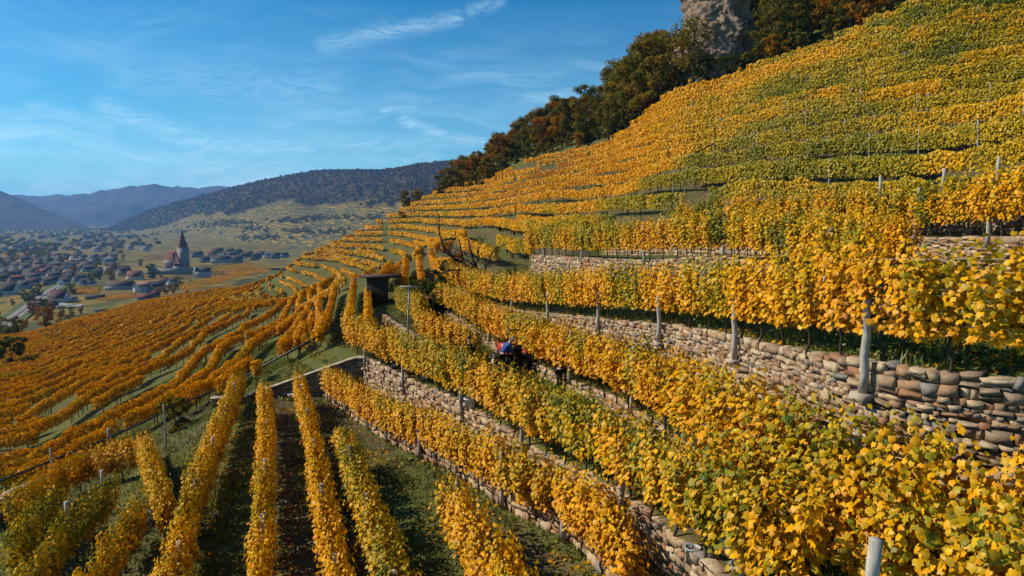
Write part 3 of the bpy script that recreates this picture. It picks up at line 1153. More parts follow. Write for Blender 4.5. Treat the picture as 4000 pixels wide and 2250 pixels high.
rowE2 = np.column_stack([e2, G(e2[:, 0], e2[:, 1])])
plant_row(rowE2, 'the row in front of the blue-grey wall', 'vines in front of the blue-grey wall', hs=.88, tint=.10, tvar=.3)

FR = {
    0: ([(932, 1450), (850, 1640), (745, 1900), (652, 2250), (560, 2600)], 'the leftmost slanting field row', 'vines of the leftmost field row'),
    1: ([(1030, 1485), (1040, 1650), (1030, 1900), (1009, 2250), (990, 2600)], 'the narrow upright field row', 'vines of the narrow upright field row'),
    2: ([(1165, 1455), (1215, 1640), (1262, 1900), (1335, 2250), (1410, 2600)], 'the bright field row leaning right', 'vines of the bright field row'),
    3: ([(1345, 1660), (1400, 1830), (1490, 2050), (1560, 2250), (1670, 2600)], 'the field row with the grey post', 'vines of the field row with the grey post'),
}
FROWS = {}
for k, (pl, lab, grp) in FR.items():
    w_ = np.array([cast(a, b, 1.62) for a, b in pl])
    FROWS[k] = w_
    plant_row(w_, lab, grp, hs=.78, ws=[.85, .72, .72, .9][k], tint=[.08, .02, -.05, .16][k], tvar=.12)
LR = [([(564, 1690), (600, 1790), (645, 1930)], 'the short row by the stone wall end', 'vines beside the wall end', .05),
      ([(548, 1905), (470, 2010), (393, 2121), (300, 2260)], 'the golden row slanting to the bottom edge', 'vines slanting down at lower left', .06),
      ([(429, 1850), (340, 1925), (259, 1990), (170, 2090), (60, 2230)], 'the darker row below the pipe post', 'vines below the round grey post', .22),
      ([(225, 1890), (129, 1966), (20, 2110)], 'the row in the lower left corner', 'vines in the lower left corner', .2),
      ([(590, 1690), (450, 1725), (310, 1762), (160, 1840), (26, 1930)], 'the row under the sagging black pipe', 'vines under the sagging pipe', .0),
      ([(372, 2160), (250, 2290)], 'the stub row at the bottom edge', 'vines at the bottom edge', -.08)]
for pl, lab, grp, tn in LR:
    w_ = np.array([cast(a, b, 1.7) for a, b in pl])
    plant_row(w_, lab, grp, hs=.78, ws=.75, tint=tn, tvar=.15)
print('individual vines', N_VINES)

# ------------------------------------------------------------------ posts, brackets and wires of the near rows
_OC = {}


def oL(lab):
    """adds the place of this post in its row, counted in the order it is built"""
    _OC[lab] = _OC.get(lab, 0) + 1
    return lab + ', ' + ordinal(_OC[lab]) + ' along'


post((3.86, 6.95, -5.35), 'thick pale post in the bottom right corner, the largest in view', None, sc=.80, fat=1.12, k=0)
post((5.05, 8.9, -5.0), 'darker post right of the thick pale post at the bottom right', None, sc=.5, k=1)
for Yp in (9.6, 14.2, 19.2, 23.7, 28.8, 33.0):
    post((float(X1(Yp)) - .2, Yp, float(Z1(Yp)) - .45), oL('weathered vine post standing on a bracket of the tall sunlit wall'), 'posts of the tall wall', bracket=True, lean=(0, -.03), sc=.64)
for Yp in (8.2, 11.0, 16.2, 20.7, 25.0, 30.0, 35.0, 40.0, 44.5):
    post((float(X2(Yp)) - .22, Yp, float(Z2(Yp)) - .5), oL('pale vine post standing on a bracket of the broad brown wall'), 'posts of the broad brown wall', bracket=True, lean=(0, .03 * random.random()), fat=1.05, sc=.64)
for Yp in (7.4, 9.6, 14.5, 19.5, 24.5, 29.7, 35.5, 41.0):
    post((float(XB(Yp)) - .1, Yp, float(ZB(Yp)) - .1), oL('vine post among the golden row below the broad brown wall'), 'posts of the golden row below the brown wall', sc=.80)
for Yp in (20.0, 26.5, 32.0, 38.5, 44):
    post((float(X3(Yp)) - .1, Yp, float(Z3(Yp)) - .3), oL('grey vine post in the row behind the brown wall row'), 'posts of the row behind the brown wall row', lean=(0, .04), sc=.8)
for Yp in (16.5, 20.5, 25.0, 27.0, 31.5, 35.5, 39.5):
    post((float(X4(Yp)) - .15, Yp, float(Z4(Yp)) - .3), oL('light vine post on top of the blue-grey and rust wall'), 'posts of the blue-grey wall', lean=(0, .05), sc=.86)
for Yp in (15.0, 17.4, 20.4, 22.9, 25.2, 26.9, 29.6, 32.1):
    post((float(X0(Yp)) - .22, Yp, float(ZF(Yp))), oL('thin post under the lowest golden row beside the low kerb wall'), 'posts of the lowest wall row', thick=(Yp < 24), sc=.62 if Yp < 24 else .72)
for k in (0, 1, 2, 3):
    c, e = row_path(FROWS[k], 4.2)
    for i in range(len(c)):
        post((c[i][0], c[i][1], c[i][2] - .05), oL(['grey post in the slanting leftmost field row', 'grey post in the narrow upright field row', 'grey post in the bright field row leaning right',
             'grey post in the yellow-green field row'][k]), 'posts of field row %s' % 'abcd'[k], thick=True, sc=.635)
for q, lab in [((430, 1805), 'lone grey post carrying the black pipe on the left slope'), ((1290, 1575), None)]:
    if lab:
        p_ = cast(*q)
        post((p_[0], p_[1], p_[2]), lab, None, sc=.66, lean=(0, .03))
for pl, lab in [([(1792, 2115)], 'post of the short golden row in the grass at the bottom centre')]:
    for q in pl:
        p_ = cast(*q); post(tuple(p_), oL(lab), 'posts of the short bottom row', sc=.7)
p_ = cast(210, 1950); post(tuple(p_), 'leaning post in front of the pale wall at lower left', None, thick=False)
p_ = cast(275, 2170); post(tuple(p_), 'thick post between the dark vines near the bottom left', None, sc=.66)
p_ = cast(407, 2020); post(tuple(p_), 'weathered post under the green-gold row at lower left', None, sc=.66)
p_ = cast(650, 1760); post(tuple(p_), 'slim post beside the dark green vine below the black pipe', None, thick=False)

wires(rowB1, (.75, 1.2, 1.6), 'thin trellis wire along the vines of the tall wall', 'wires of the tall wall row')
wires(rowB2, (.75, 1.2, 1.6), 'thin trellis wire along the golden row below the brown wall', 'wires of the golden row')
wires(rowC, (.72, 1.25, 1.7), 'thin trellis wire along the row on the brown wall', 'wires of the brown wall row')
wires(rowE, (.66, 1.1), 'thin trellis wire along the row on the blue-grey wall', 'wires of the blue-grey wall row')

# ------------------------------------------------------------------ all further rows: one mass of leaves
SEG = []                                              # (p0, p1) ground points


def contour_rows(levels, mask, field=None):
    S = Z if field is None else field
    m = mask[:-1, :-1] & mask[1:, :-1] & mask[1:, 1:] & mask[:-1, 1:]
    ci, cj = np.nonzero(m)
    corners = [(ci, cj), (ci + 1, cj), (ci + 1, cj + 1), (ci, cj + 1)]
    s = np.stack([S[a, b] for a, b in corners], 1)
    p = np.stack([np.stack([GX[a, b], GY[a, b], Z[a, b]], -1) for a, b in corners], 1)
    smin, smax = s.min(1), s.max(1)
    for lv in levels:
        k = np.nonzero((smin < lv) & (smax >= lv))[0]
        if not len(k): continue
        pts = np.full((len(k), 4, 3), np.nan)
        for e in range(4):
            a, b = s[k, e], s[k, (e + 1) % 4]
            c = ((a < lv) != (b < lv))
            t = np.where(c, (lv - a) / np.where(np.abs(b - a) < 1e-9, 1, b - a), 0)[:, None]
            q = p[k, e] * (1 - t) + p[k, (e + 1) % 4] * t
            pts[c, e] = q[c]
        ok = ~np.isnan(pts[..., 0])
        two = ok.sum(1) == 2
        pk = pts[two]; ok = ok[two]
        o = np.argsort(~ok, axis=1, kind='stable')[:, :2]
        r_ = np.arange(len(pk))
        SEG.append(np.stack([pk[r_, o[:, 0]], pk[r_, o[:, 1]]], 1))


infr = (AX > -.95) & (AX < .95)
near = inside(GX, GY, -.3)
hol = (PXG > 1290) & (PXG < 1790) & (GY < 100)          # hollow with rows running towards us
mR = infr & ~near & (PXG > 1790) & (GY < edge) & (GY > 8) & (GX > X5(np.clip(GY, 3, 46.8)) + .8)
mR2 = infr & ~near & (PXG > 1790) & (PXG < 2400) & (GY > 44) & (GY < edge)
# the nose of the hill: terraces seen face on
wavy = PXG + 40 * np.sin(GY * .13)
mN = infr & (wavy > 1040) & (PXG <= 1800) & (GY >= np.interp(PXG, [1500, 1700, 1790], [118, 90, 69])) & (GY < edge + 8) & ~((wavy < 1290) & (GY < 125))
def adaptive_rows(field, dz, off, mask, want, lo, hi):
    """rows at whole levels, and between them wherever the slope is too gentle for one row per level"""
    gi, gj = np.gradient(field, axis=0), np.gradient(field, axis=1)
    dxi, dxj = np.gradient(GX, axis=0), np.gradient(GX, axis=1)
    dyj = np.gradient(GY, axis=1)
    fx = gi / dxi
    fy = (gj - fx * dxj) / dyj
    sp = dz / np.maximum(np.hypot(fx, fy), 1e-4)
    for _ in range(4):
        sp[1:-1, 1:-1] = (sp[:-2, 1:-1] + sp[2:, 1:-1] + sp[1:-1, :-2] + sp[1:-1, 2:] + sp[1:-1, 1:-1]) / 5
    lv = np.arange(math.floor(lo / dz), math.ceil(hi / dz)) * dz + off
    contour_rows(lv, mask, field)
    contour_rows(lv + dz / 2, mask & (sp > want * 1.45), field)
    contour_rows(np.concatenate([lv + dz / 4, lv + dz * .75]), mask & (sp > want * 2.9), field)


adaptive_rows(ROWF, DZ, .04, mR | mR2 | mN, np.where(PXG > 1850, 3.0, 2.6), -36, 42)
# left slope
mL = infr & ~near & ((wavy <= 1290) & (GY > 17) & (GX < -13.5) | ((wavy <= 1290) & (GY > 36))) & ~(mN) & (GY < 330)
mL &= ~((PXG < 760) & (GY < np.interp(PXG, [0, 300, 600], [27, 30, 35]))) & ~((PXG > 640) & (GY < 35.5))
zl = Z + (fbm(GX, GY, .03, 2) - .5) * 1.0
path_ = np.abs(zl + 13.4) < .42
adaptive_rows(zl, .9, .0, mL & ~path_, 2.9, -53, -8.5)
SEG_auto = np.concatenate(SEG)
# rows in the hollow, followed by eye
HROWS = [[(1382, 1085), (1372, 1150), (1357, 1233)], [(1308, 1109), (1280, 1200), (1246, 1288)], [(1435, 1121), (1438, 1226)], [(1586, 1000), (1577, 1095)],
         [(1635, 990), (1648, 1084)], [(1682, 975), (1712, 1030), (1747, 1078)], [(1560, 1025), (1490, 1060), (1431, 1086)], [(1221, 1202), (1160, 1294)],
         [(1351, 1072), (1290, 1110), (1180, 1180), (1090, 1260)], [(1530, 1005), (1500, 1050), (1480, 1080)], [(1480, 1010), (1440, 1050), (1390, 1075)],
         [(1130, 1300), (1090, 1380)], [(1200, 1330), (1185, 1370)], [(1225, 1300), (1215, 1370)], [(1290, 1010), (1400, 1030), (1480, 1028)], [(1400, 985), (1560, 1000)],
         [(1560, 960), (1660, 955), (1750, 930)], [(1620, 935), (1780, 900)], [(1690, 1020), (1770, 1000), (1800, 985)]]
HS = []
for pl in HROWS:
    w_ = np.array([cast(a, b, 1.6, d0=38) for a, b in pl])
    if np.abs(np.diff(w_[:, 1])).max() > 60: continue
    c, e = row_path(w_, .8)
    for i in range(len(c)):
        e_ = e[i] / (np.linalg.norm(e[i]) + 1e-9) * .4
        HS.append((c[i] - e_, c[i] + e_))
# continuation of the wall rows past the terraces' far end
for xf, zf_ in ((XB, ZB), (X2, Z2), (X3, Z3)):
    pass
SEGA = np.concatenate([SEG_auto, np.array(HS)])
SEGA[..., 2] = G(SEGA[..., 0], SEGA[..., 1])
mid_ = SEGA.mean(1)
# plots end at cross paths; some vines are missing
gapn = vnoise(mid_[:, 0], mid_[:, 1], .9)
patch = fbm(mid_[:, 0], mid_[:, 1], .055, 2)
n_auto = len(SEG_auto)
keep = (gapn > .07)
isN = (mid_[:, 1] > 130) & (mid_[:, 0] / mid_[:, 1] * F + 2000 > 1010)
keep &= ~(isN & (np.abs(((mid_[:, 0] + .2 * mid_[:, 1]) % 31) - 3) < .9))
leftz = (mid_[:, 0] / mid_[:, 1] * F + 2000 < 1290)
keep &= ~(leftz & (np.abs(((mid_[:, 1] + .5 * mid_[:, 0]) % 74) - 9) < 1.3) & (mid_[:, 1] > 50))
SEGA = SEGA[keep]; mid_ = mid_[keep]
segL = np.linalg.norm(SEGA[:, 1] - SEGA[:, 0], axis=1)
dist = np.linalg.norm(mid_, axis=1)
size = np.clip(.0025 * dist, .145, .50)
dens = 6.6 / size ** 2 * np.where(dist > 130, .9, 1.0)
nL = rng.poisson(segL * dens)
print('leaf cards', nL.sum(), 'row metres', segL.sum())
ii = np.repeat(np.arange(len(SEGA)), nL)
t = rng.random(len(ii))[:, None]
base = SEGA[ii, 0] * (1 - t) + SEGA[ii, 1] * t
dirv_ = SEGA[ii, 1] - SEGA[ii, 0]
dirv_[:, 2] = 0
dirv_ /= np.linalg.norm(dirv_, axis=1, keepdims=True) + 1e-9
crs = np.stack([-dirv_[:, 1], dirv_[:, 0], np.zeros(len(ii))], 1)
crs[crs[:, 0] > 0] *= -1
crs[np.abs(crs[:, 0]) < 1e-6, 0] = -1e-6
hv = vnoise(base[:, 0] * 1.7, base[:, 1] * 1.7, .8)
top = np.where(base[:, 0] / base[:, 1] * F + 2000 < 1290, 1.18 + .34 * hv, 1.36 + .36 * hv)
zz = .55 + (top - .55) * rng.random(len(ii)) ** .8
side = rng.choice([-1., 1.], len(ii))
off = side * rng.uniform(.02, .27, len(ii)) * np.sqrt(np.clip(1.15 - ((zz - 1.15) / .8) ** 2, .15, 1))
c = base + crs * off[:, None]
c[:, 2] += zz
nr = crs * side[:, None] + rng.normal(0, .38, (len(ii), 3))
nr[:, 2] += .5
tp = rng.normal(0, .5, (len(ii), 3)); tp[:, 2] -= .9
sz = size[ii] * rng.uniform(.7, 1.35, len(ii))
V, T = kite_leaves(c, nr, tp, sz)
gx, gy = base[:, 0], base[:, 1]
upper = (gx / gy * F + 2000 > 1790)
hue = .33 + .62 * (fbm(gx + 40, gy, .11, 3) - .47) + .55 * (fbm(gx, gy + 90, .5, 2) - .5) * .6 + rng.normal(0, .055, len(ii))
hue += np.where(upper, .25 - .34 * np.clip((gy - 38) / 60, 0, 1), 0) + np.where(~upper & (gx < -30), .02, 0)
hue += np.where(upper & (gy > 60), .25 * np.clip((c[:, 2] - (6 + .11 * (gy - 60))) / 14, 0, 1), 0)
la = np.zeros((len(ii), 4, 4), np.float32)
la[..., 0] = np.clip(hue, 0, 1)[:, None]
la[..., 1] = np.clip(rng.normal(.5, .22, len(ii)), 0, 1)[:, None]
la[..., 3] = 1
# trunks of the rows that are near enough to show them
q = np.nonzero(dist < 120)[0]
npost = rng.poisson(segL[q] / 1.15)
jj = np.repeat(q, npost)
tt = rng.random(len(jj))[:, None]
b0 = SEGA[jj, 0] * (1 - tt) + SEGA[jj, 1] * tt
wv_ = .03
tv = np.stack([b0 + (-wv_, 0, -.1), b0 + (wv_, 0, -.1), b0 + (wv_, 0, .95), b0 + (-wv_, 0, .95), b0 + (0, wv_, -.1), b0 + (0, -wv_, -.1), b0 + (0, -wv_, .95), b0 + (0, wv_, .95)], 1).reshape(-1, 3)
k8 = (np.arange(len(jj)) * 8)[:, None] + len(V)
tq = np.concatenate([k8 + np.array([[0, 1, 2, 3]]), k8 + np.array([[4, 5, 6, 7]])])
VV = np.concatenate([V, tv])
lat = np.zeros((len(tv), 4), np.float32)
dv = np_obj('distant_vines', VV, [T, tq], [M_VINE, M_BARK], attrs={'leaf': ('POINT', 'FLOAT_COLOR', np.concatenate([la.reshape(-1, 4), lat]))},
            midx=np.concatenate([np.zeros(len(T)), np.ones(len(tq))]))
tag(dv, 'countless golden and green vine rows covering the farther slopes', 'vines', kind='stuff')

# posts that stick out of the upper slope
UP = [(3534, 199), (3790, 134), (3820, 34), (3574, 143), (3582, 102), (3351, 255), (3309, 326), (3338, 376), (3455, 289), (3593, 292), (3588, 354),
      (3615, 376), (3716, 222), (3702, 284), (3886, 307), (3986, 362), (3997, 186), (3044, 389), (2959, 505), (2767, 561), (2802, 470), (2784, 475), (3160, 371),
      (3143, 444), (3320, 444), (3340, 404), (2614, 677), (2504, 697), (2926, 535), (3398, 510), (3134, 560), (2872, 755), (3180, 767), (3904, 606), (3457, 684),
      (3695, 651), (3352, 288), (3040, 520), (2690, 640), (3250, 600), (3560, 520), (3800, 480)]
for i, (px, py) in enumerate(UP):
    p_ = cast(px, py, 2.05, d0=12)
    k_ = np.argmin(np.hypot(mid_[:, 0] - p_[0], mid_[:, 1] - p_[1]))
    if np.hypot(mid_[k_, 0] - p_[0], mid_[k_, 1] - p_[1]) < 2.0:
        p_ = mid_[k_].copy()
    post((p_[0] - .15, p_[1], p_[2] - .05), 'whitish post on the upper slope, %s from the left among those poking out' % ordinal(1 + sorted(UP).index((px, py))), 'posts on the upper slope', sc=.84, thick=(p_[1] < 30), lean=(random.gauss(0, .05), random.gauss(0, .06)), fat=.95)


# ------------------------------------------------------------------ trees
def tree_variant(k, H=12.0, spread=.42, bare=.28, cards=2600, csz=.55, clumps=34, trunk_h=.35):
    """returns trunk mesh, crown mesh (height H, base at the origin)"""
    r = np.random.default_rng(300 + k)
    parts = []
    lean = r.normal(0, .03, 2) * H
    tp = [(lean[0] * t * t + r.normal(0, .012) * H * t, lean[1] * t * t, H * .80 * t) for t in np.linspace(0, 1, 7)]
    tp[0] = (0, 0, -.4)
    parts.append(tube(tp, H * .021 * np.array([1.5, 1.0, .85, .7, .52, .33, .1]), 7))
    cen = []
    for i in range(clumps):
        th = r.uniform(0, 2 * math.pi)
        u = r.uniform(0, 1)
        zz = H * (bare + (1 - bare) * u ** .85 * .97)
        prof_ = math.sin(math.pi * min(1, (.12 + .88 * (1 - u)) ** .8)) * .55 + .5 * (1 - u) ** .6
        rad = H * spread * prof_ * r.uniform(.35, 1.05)
        cen.append((math.cos(th) * rad + lean[0] * u, math.sin(th) * rad + lean[1] * u, zz))
    cen = np.array(cen)
    for i in range(0, clumps, 2):
        c = cen[i]
        zb = max(H * .16, c[2] - np.hypot(c[0], c[1]) * r.uniform(.6, 1.1) - .5)
        b = np.array([lean[0] * (zb / H) ** 2, lean[1] * (zb / H) ** 2, min(zb, H * .75)])
        m = (b + c) / 2 + r.normal(0, .02 * H, 3) + (0, 0, .03 * H)
        parts.append(tube([b, m, c], np.array([.0085, .006, .0025]) * H, 5))
    v, f = join(parts)
    tm = np_mesh('trunk', v, f, M_TBARK, smooth=True)
    per = cards // clumps
    cs = np.repeat(cen, per, 0)
    rad = np.repeat(r.uniform(.07, .14, clumps) * H, per)
    g = r.normal(0, 1, (len(cs), 3))
    g /= np.linalg.norm(g, axis=1, keepdims=True)
    rr = rad * r.random(len(cs)) ** .45
    c = cs + g * rr[:, None] * (1.1, 1.1, .78)
    nr = g + r.normal(0, .45, g.shape); nr[:, 2] += .25
    t_ = r.normal(0, .6, g.shape); t_[:, 2] -= .5
    V, T = kite_leaves(c, nr, t_, csz * r.uniform(.6, 1.35, len(c)))
    la = np.zeros((len(c), 4, 4), np.float32)
    ch = np.repeat(r.normal(0, .10, clumps), per)
    la[..., 0] = np.clip(.5 + ch + r.normal(0, .06, len(c)), 0, 1)[:, None]
    la[..., 1] = np.clip(r.normal(.5, .2, len(c)), 0, 1)[:, None]
    la[..., 3] = 1
    cm = np_mesh('crown', V, T, M_TREE, attrs={'leaf': ('POINT', 'FLOAT_COLOR', la.reshape(-1, 4))})
    return tm, cm


TREES = [tree_variant(k, spread=[.40, .36, .45, .33, .42, .38][k], bare=[.10, .14, .08, .18, .10, .12][k], cards=[5200, 5000, 5600, 4200, 5400, 5000][k], csz=.40) for k in range(6)]
SPARSE = [tree_variant(20 + k, spread=.33, bare=.3, cards=1100, clumps=40, csz=.42) for k in range(2)]
BUSH = [tree_variant(30 + k, H=4.0, spread=.55, bare=.04, cards=1500, clumps=26, csz=.30) for k in range(3)]
N_TREE = 0


def tree(loc, h, tint, label, group=None, kinds=None, name='tree', ref=12.0, sx=1.0, cat='tree'):
    global N_TREE
    tm, cm = random.choice(kinds or TREES)
    o = empty(name, loc, random.uniform(0, 6.28))
    tag(o, label, cat, group)
    s = h / ref
    for n, m in (('trunk', tm), ('crown', cm)):
        c = bpy.data.objects.new(n, m)
        c.scale = (s * sx, s * sx, s)
        if n == 'crown':
            c['tint'] = float(tint)
        link(c, o)
    N_TREE += 1
    return o


def at_hill(px, d):
    a = (px - 2000) / F
    return np.array([a * d, d, float(hf(a * d, d))])


_o2 = [0]


def oL2():
    _o2[0] += 1
    return 'olive tree close to the right side of the cliff, %s of five' % ordinal(_o2[0])


# forest along the top of the vineyard
fr = np.random.default_rng(5)
cnt = 0
ex = [1640, 1700, 1800, 2000, 2200, 2400, 2600, 2800, 3000, 3200, 3400, 3600]
ed = [216, 212, 200, 176, 153, 133, 118, 109, 99, 93, 92, 92]
FT = []
for i in range(185):
    px = fr.uniform(1740, 3640)
    e_ = np.interp(px, ex, ed)
    u = fr.random()
    d = e_ * (1.02 + u * np.interp(px, [1760, 2300, 2800, 3640], [.24, .42, .45, .5])) + 2
    if 2600 < px < 2975 and d > 106:
        continue
    if 2560 < px < 2720:
        continue
    p_ = at_hill(px, d)
    hgt = np.interp(px, [1700, 1900, 2300, 2500, 2700, 2760, 3100, 3640], [7, 8.5, 10, 13.5, 14, 8, 9, 9]) * fr.uniform(.7, 1.15)
    if u < .1: hgt *= .6
    hz = fr.random()
    tn = fr.normal(.14, .12) if hz < (.6 if px < 2300 else .84) else fr.normal(-.26, .1)
    lab = 'dark green-olive tree' if tn > .02 else 'rusty orange tree'
    where = 'in the wood along the hill crest' if px < 2250 else 'left of the rock' if px < 2720 else 'on the slope right of the rock'
    FT.append((px, p_, hgt, tn, lab + ' ' + where, 'trees ' + where + (' (green)' if tn > .02 else ' (orange)')))
_c = {}
for px, p_, hgt, tn, lab, grp in sorted(FT, key=lambda q: q[0]):
    _c[lab] = _c.get(lab, 0) + 1
    tree(p_, hgt, tn, lab + ', ' + ordinal(_c[lab]) + ' from the left', grp)
_n = 0
for i in range(34):
    px = 1770 + i * 27 + fr.uniform(-10, 10)
    if px > 2660: break
    d = np.interp(px, ex, ed) * 1.03 + fr.uniform(0, 5)
    _n += 1
    tn = fr.normal(.2, .12)
    tree(at_hill(px, d), fr.uniform(2.2, 4.2), tn, 'low undergrowth bush at the foot of the crest wood, %s from the left' % ordinal(_n), 'undergrowth bushes of the crest wood', kinds=BUSH, ref=4.0, name='shrub', cat='shrub')
# tall foreground trees of the wood, each placed
for px, d, h, tn, lab in [(2490, 128, 12.5, .02, 'tall olive-brown tree, the broadest in front of the rock'), (2570, 122, 13.5, .05, 'tallest brown-green tree left of the rock face'),
                          (2440, 134, 12, .10, 'rounded olive tree left of the tallest tree'), (2370, 138, 8, .12, 'grey-green bushy tree at the vineyard edge'),
                          (2280, 152, 10, -.05, 'orange-brown tree at the wood edge above the upper rows'), (2255, 149, 3.6, -.42, 'small vivid orange tree at the upper vineyard corner'),
                          (2200, 178, 11, -.30, 'orange beech in the middle of the crest wood'), (2120, 182, 9, -.36, 'russet tree lower in the crest wood'),
                          (2060, 188, 8, .15, 'dark tree above the dim terrace strips'), (1980, 196, 7.5, -.1, 'brown tree near the low end of the wood')]:
    tree(at_hill(px, d), h, tn, lab)
for px, d, h_ in [(2985, 104, 8), (3020, 106, 9), (3050, 103, 8.5), (3000, 112, 11), (3045, 114, 11)]:
    tree(at_hill(px, d), h_, .12, oL2(), 'trees right against the cliff')
for px, d in [(2650, 117), (2690, 113)]:
    tree(at_hill(px, d), 11.5, .1, 'thin half-bare tree before the shaded rock' if px == 2650 else 'half-bare tree leaning against the rock foot', kinds=SPARSE)
# shrubs at the edge of the vineyard and on the nose
for px, d, h, tn, lab in [(2740, 112, 4.5, .35, 'dark green bramble thicket under the rock'), (2830, 108, 4.2, .32, 'green thicket right of the rock foot'), (2930, 103, 4.2, .2, 'olive thicket along the upper vineyard edge'),
                          (3010, 99, 4.5, -.3, 'orange shrub on the upper vineyard edge'), (3080, 96, 4, .25, 'green shrub on the upper vineyard edge'), (3200, 93, 3.6, .1, 'greyish shrub by the topmost stakes'),
                          (3330, 93, 4.5, -.35, 'rust-red shrub above the topmost stakes'), (3420, 93, 4.2, .05, 'brown shrub near the top edge'), (3560, 94, 5, -.3, 'orange shrub at the top edge of the picture'),
                          (2480, 131, 3.2, .35, 'dark green creeper mound below the tall trees'), (2390, 137, 2.6, .3, 'low green creeper mound at the vineyard edge'),
                          (1575, 196, 3.0, .1, 'dark round shrub on the terraces of the hill nose'), (1590, 222, 6.5, .02, 'brown-green tree at the tip of the hill nose'), (1630, 220, 5.0, -.15, 'brown shrub beside the tree at the nose tip'),
                          (1850, 186, 4.2, .15, 'dark shrub below the wood on the nose terraces'), (1890, 184, 5.2, -.08, 'brown shrub below the wood on the nose terraces'), (1905, 192, 5.5, .1, 'olive bush at the foot of the wood'),
                          (1720, 208, 6.5, .2, 'dark pointed tree at the low end of the wood'), (1760, 205, 7.2, .12, 'olive tree beside the dark pointed tree'),
                          (1195, 150, 2.6, .3, 'small green bush on the lower nose terraces'), (1260, 135, 2.6, -.1, 'brown bush on the lower nose terraces')]:
    tree(at_hill(px, d), h, tn, lab, kinds=BUSH if h < 5.6 else None, ref=4.0 if h < 5.6 else 12.0, name='shrub' if h < 5.6 else 'tree', cat='shrub' if h < 5.6 else 'tree')
for px, py, h, tn, lab in [(50, 1440, 5.2, .42, 'dark round tree standing among the golden rows'), (115, 1440, 2.2, .3, 'small dark bush beside the round tree')]:
    p_ = cast(px, py)
    k_ = p_[1] / 105.0
    tree(p_, h * max(k_, .6), tn, lab, kinds=BUSH, ref=4.0)

# ------------------------------------------------------------------ rock
m_, t_, o_ = new_mat('cliff_rock')
g_ = t_.add('ShaderNodeNewGeometry')
mp_ = t_.add('ShaderNodeMapping')
t_.set(mp_.inputs[0], g_.outputs['Position'])
mp_.inputs['Rotation'].default_value = (0, R(18), 0)
mp_.inputs['Scale'].default_value = (.5, .5, 1.6)
n1_ = t_.noise(mp_.outputs[0], .55, 7, .68)
n2_ = t_.noise(g_.outputs['Position'], 1.9, 6, .7)
c_ = t_.ramp(n1_, [(.28, (.10, .075, .06)), (.45, (.22, .16, .12)), (.58, (.31, .225, .16)), (.75, (.25, .21, .175))])
c_ = t_.mix(t_.map(n2_, .5, .72, 0, .6), c_, (.13, .11, .10, 1))
pbsdf(t_, o_, c_, .95, .1, t_.math('ADD', n1_, t_.math('MULTIPLY', n2_, .6)), 1.0, .5)
M_ROCK = m_


def rock(px0, px1, py0, py1, d, depth, seed, name, label, phi=R(-42)):
    r = np.random.default_rng(seed)
    a, b = P(px0, py1, d), P(px1, py0, d)
    cx, w2 = (a[0] + b[0]) / 2, abs(b[0] - a[0]) / 2
    z0, z1 = a[2], b[2]
    nu, nv = 96, 110
    th = np.linspace(-math.pi * .62, math.pi * .62, nu)
    tv = np.linspace(0, 1.0, nv)
    TH, TV = np.meshgrid(th, tv, indexing='ij')
    sh = 1.0 - .30 * TV ** 3 + .12 * (1 - TV)
    X = cx + w2 * sh * np.sin(TH + phi) * (1 + .12 * np.sin(TV * 7 + seed))
    Yy = d + depth - depth * np.cos(TH + phi) * sh
    Zz = z0 + (z1 - z0) * TV
    led = vnoise(Zz * 1.0 + .25 * X, X * .12, .55)
    vj = vnoise(X * .9 + .2 * Zz + Yy * .6, Zz * .35, .8)
    dn = (fbm(X * 1.1 + 9, Zz * .75 + .3 * X, .35, 5) - .5) * 3.4 + (np.floor(led * 7) / 7 - .5) * 2.4 + (np.floor(vj * 5) / 5 - .5) * 2.2 + (fbm(X * 2, Zz * 2.6, 1.1, 4) - .5) * 1.5
    X = X + dn * np.sin(TH + phi) * .9; Yy = Yy - dn * np.cos(TH + phi) * .9
    idx = np.arange(nu * nv).reshape(nu, nv)
    q4 = np.stack([idx[:-1, :-1], idx[1:, :-1], idx[1:, 1:], idx[:-1, 1:]], -1).reshape(-1, 4)
    o = np_obj(name, np.stack([X, Yy, Zz], -1).reshape(-1, 3), q4, M_ROCK)
    tag(o, label, 'cliff', kind='structure')


rock(2712, 3035, -220, 470, 112, 9, 3, 'cliff', 'bare brown cliff face above the trees')
rock(2640, 2790, 170, 450, 119, 5, 8, 'cliff', 'shaded lower rock outcrop behind thin trees')
rock(2850, 3020, 90, 380, 119, 5, 5, 'cliff', 'rounded rock ledge to the right of the cliff face')

# ------------------------------------------------------------------ valley floor, far hills
VZ = -78.0


def dist_at(py, z=VZ):
    v = pix_dir(2000, py)
    return z * v[1] / v[2]


m_, t_, o_ = new_mat('valley_fields')
g_ = t_.add('ShaderNodeNewGeometry')
mp_ = t_.add('ShaderNodeMapping')
t_.set(mp_.inputs[0], g_.outputs['Position'])
mp_.inputs['Rotation'].default_value = (0, 0, R(24))
mp_.inputs['Scale'].default_value = (1 / 95, 1 / 210, 1)
vo_ = t_.add('ShaderNodeTexVoronoi', feature='F1')
t_.set(vo_.inputs['Vector'], mp_.outputs[0])
sc_ = t_.add('ShaderNodeSeparateColor')
t_.set(sc_.inputs[0], vo_.outputs['Color'])
fc_ = t_.ramp(sc_.outputs[0], [(0, (.24, .155, .014)), (.22, (.15, .12, .018)), (.42, (.29, .18, .012)), (.6, (.085, .085, .016)), (.78, (.19, .14, .020)), (.92, (.11, .08, .02))], 'CONSTANT')
wv_ = t_.add('ShaderNodeTexWave', wave_type='BANDS', bands_direction='X')
t_.set(wv_.inputs['Vector'], mp_.outputs[0])
wv_.inputs['Scale'].default_value = 9
wv_.inputs['Distortion'].default_value = .6
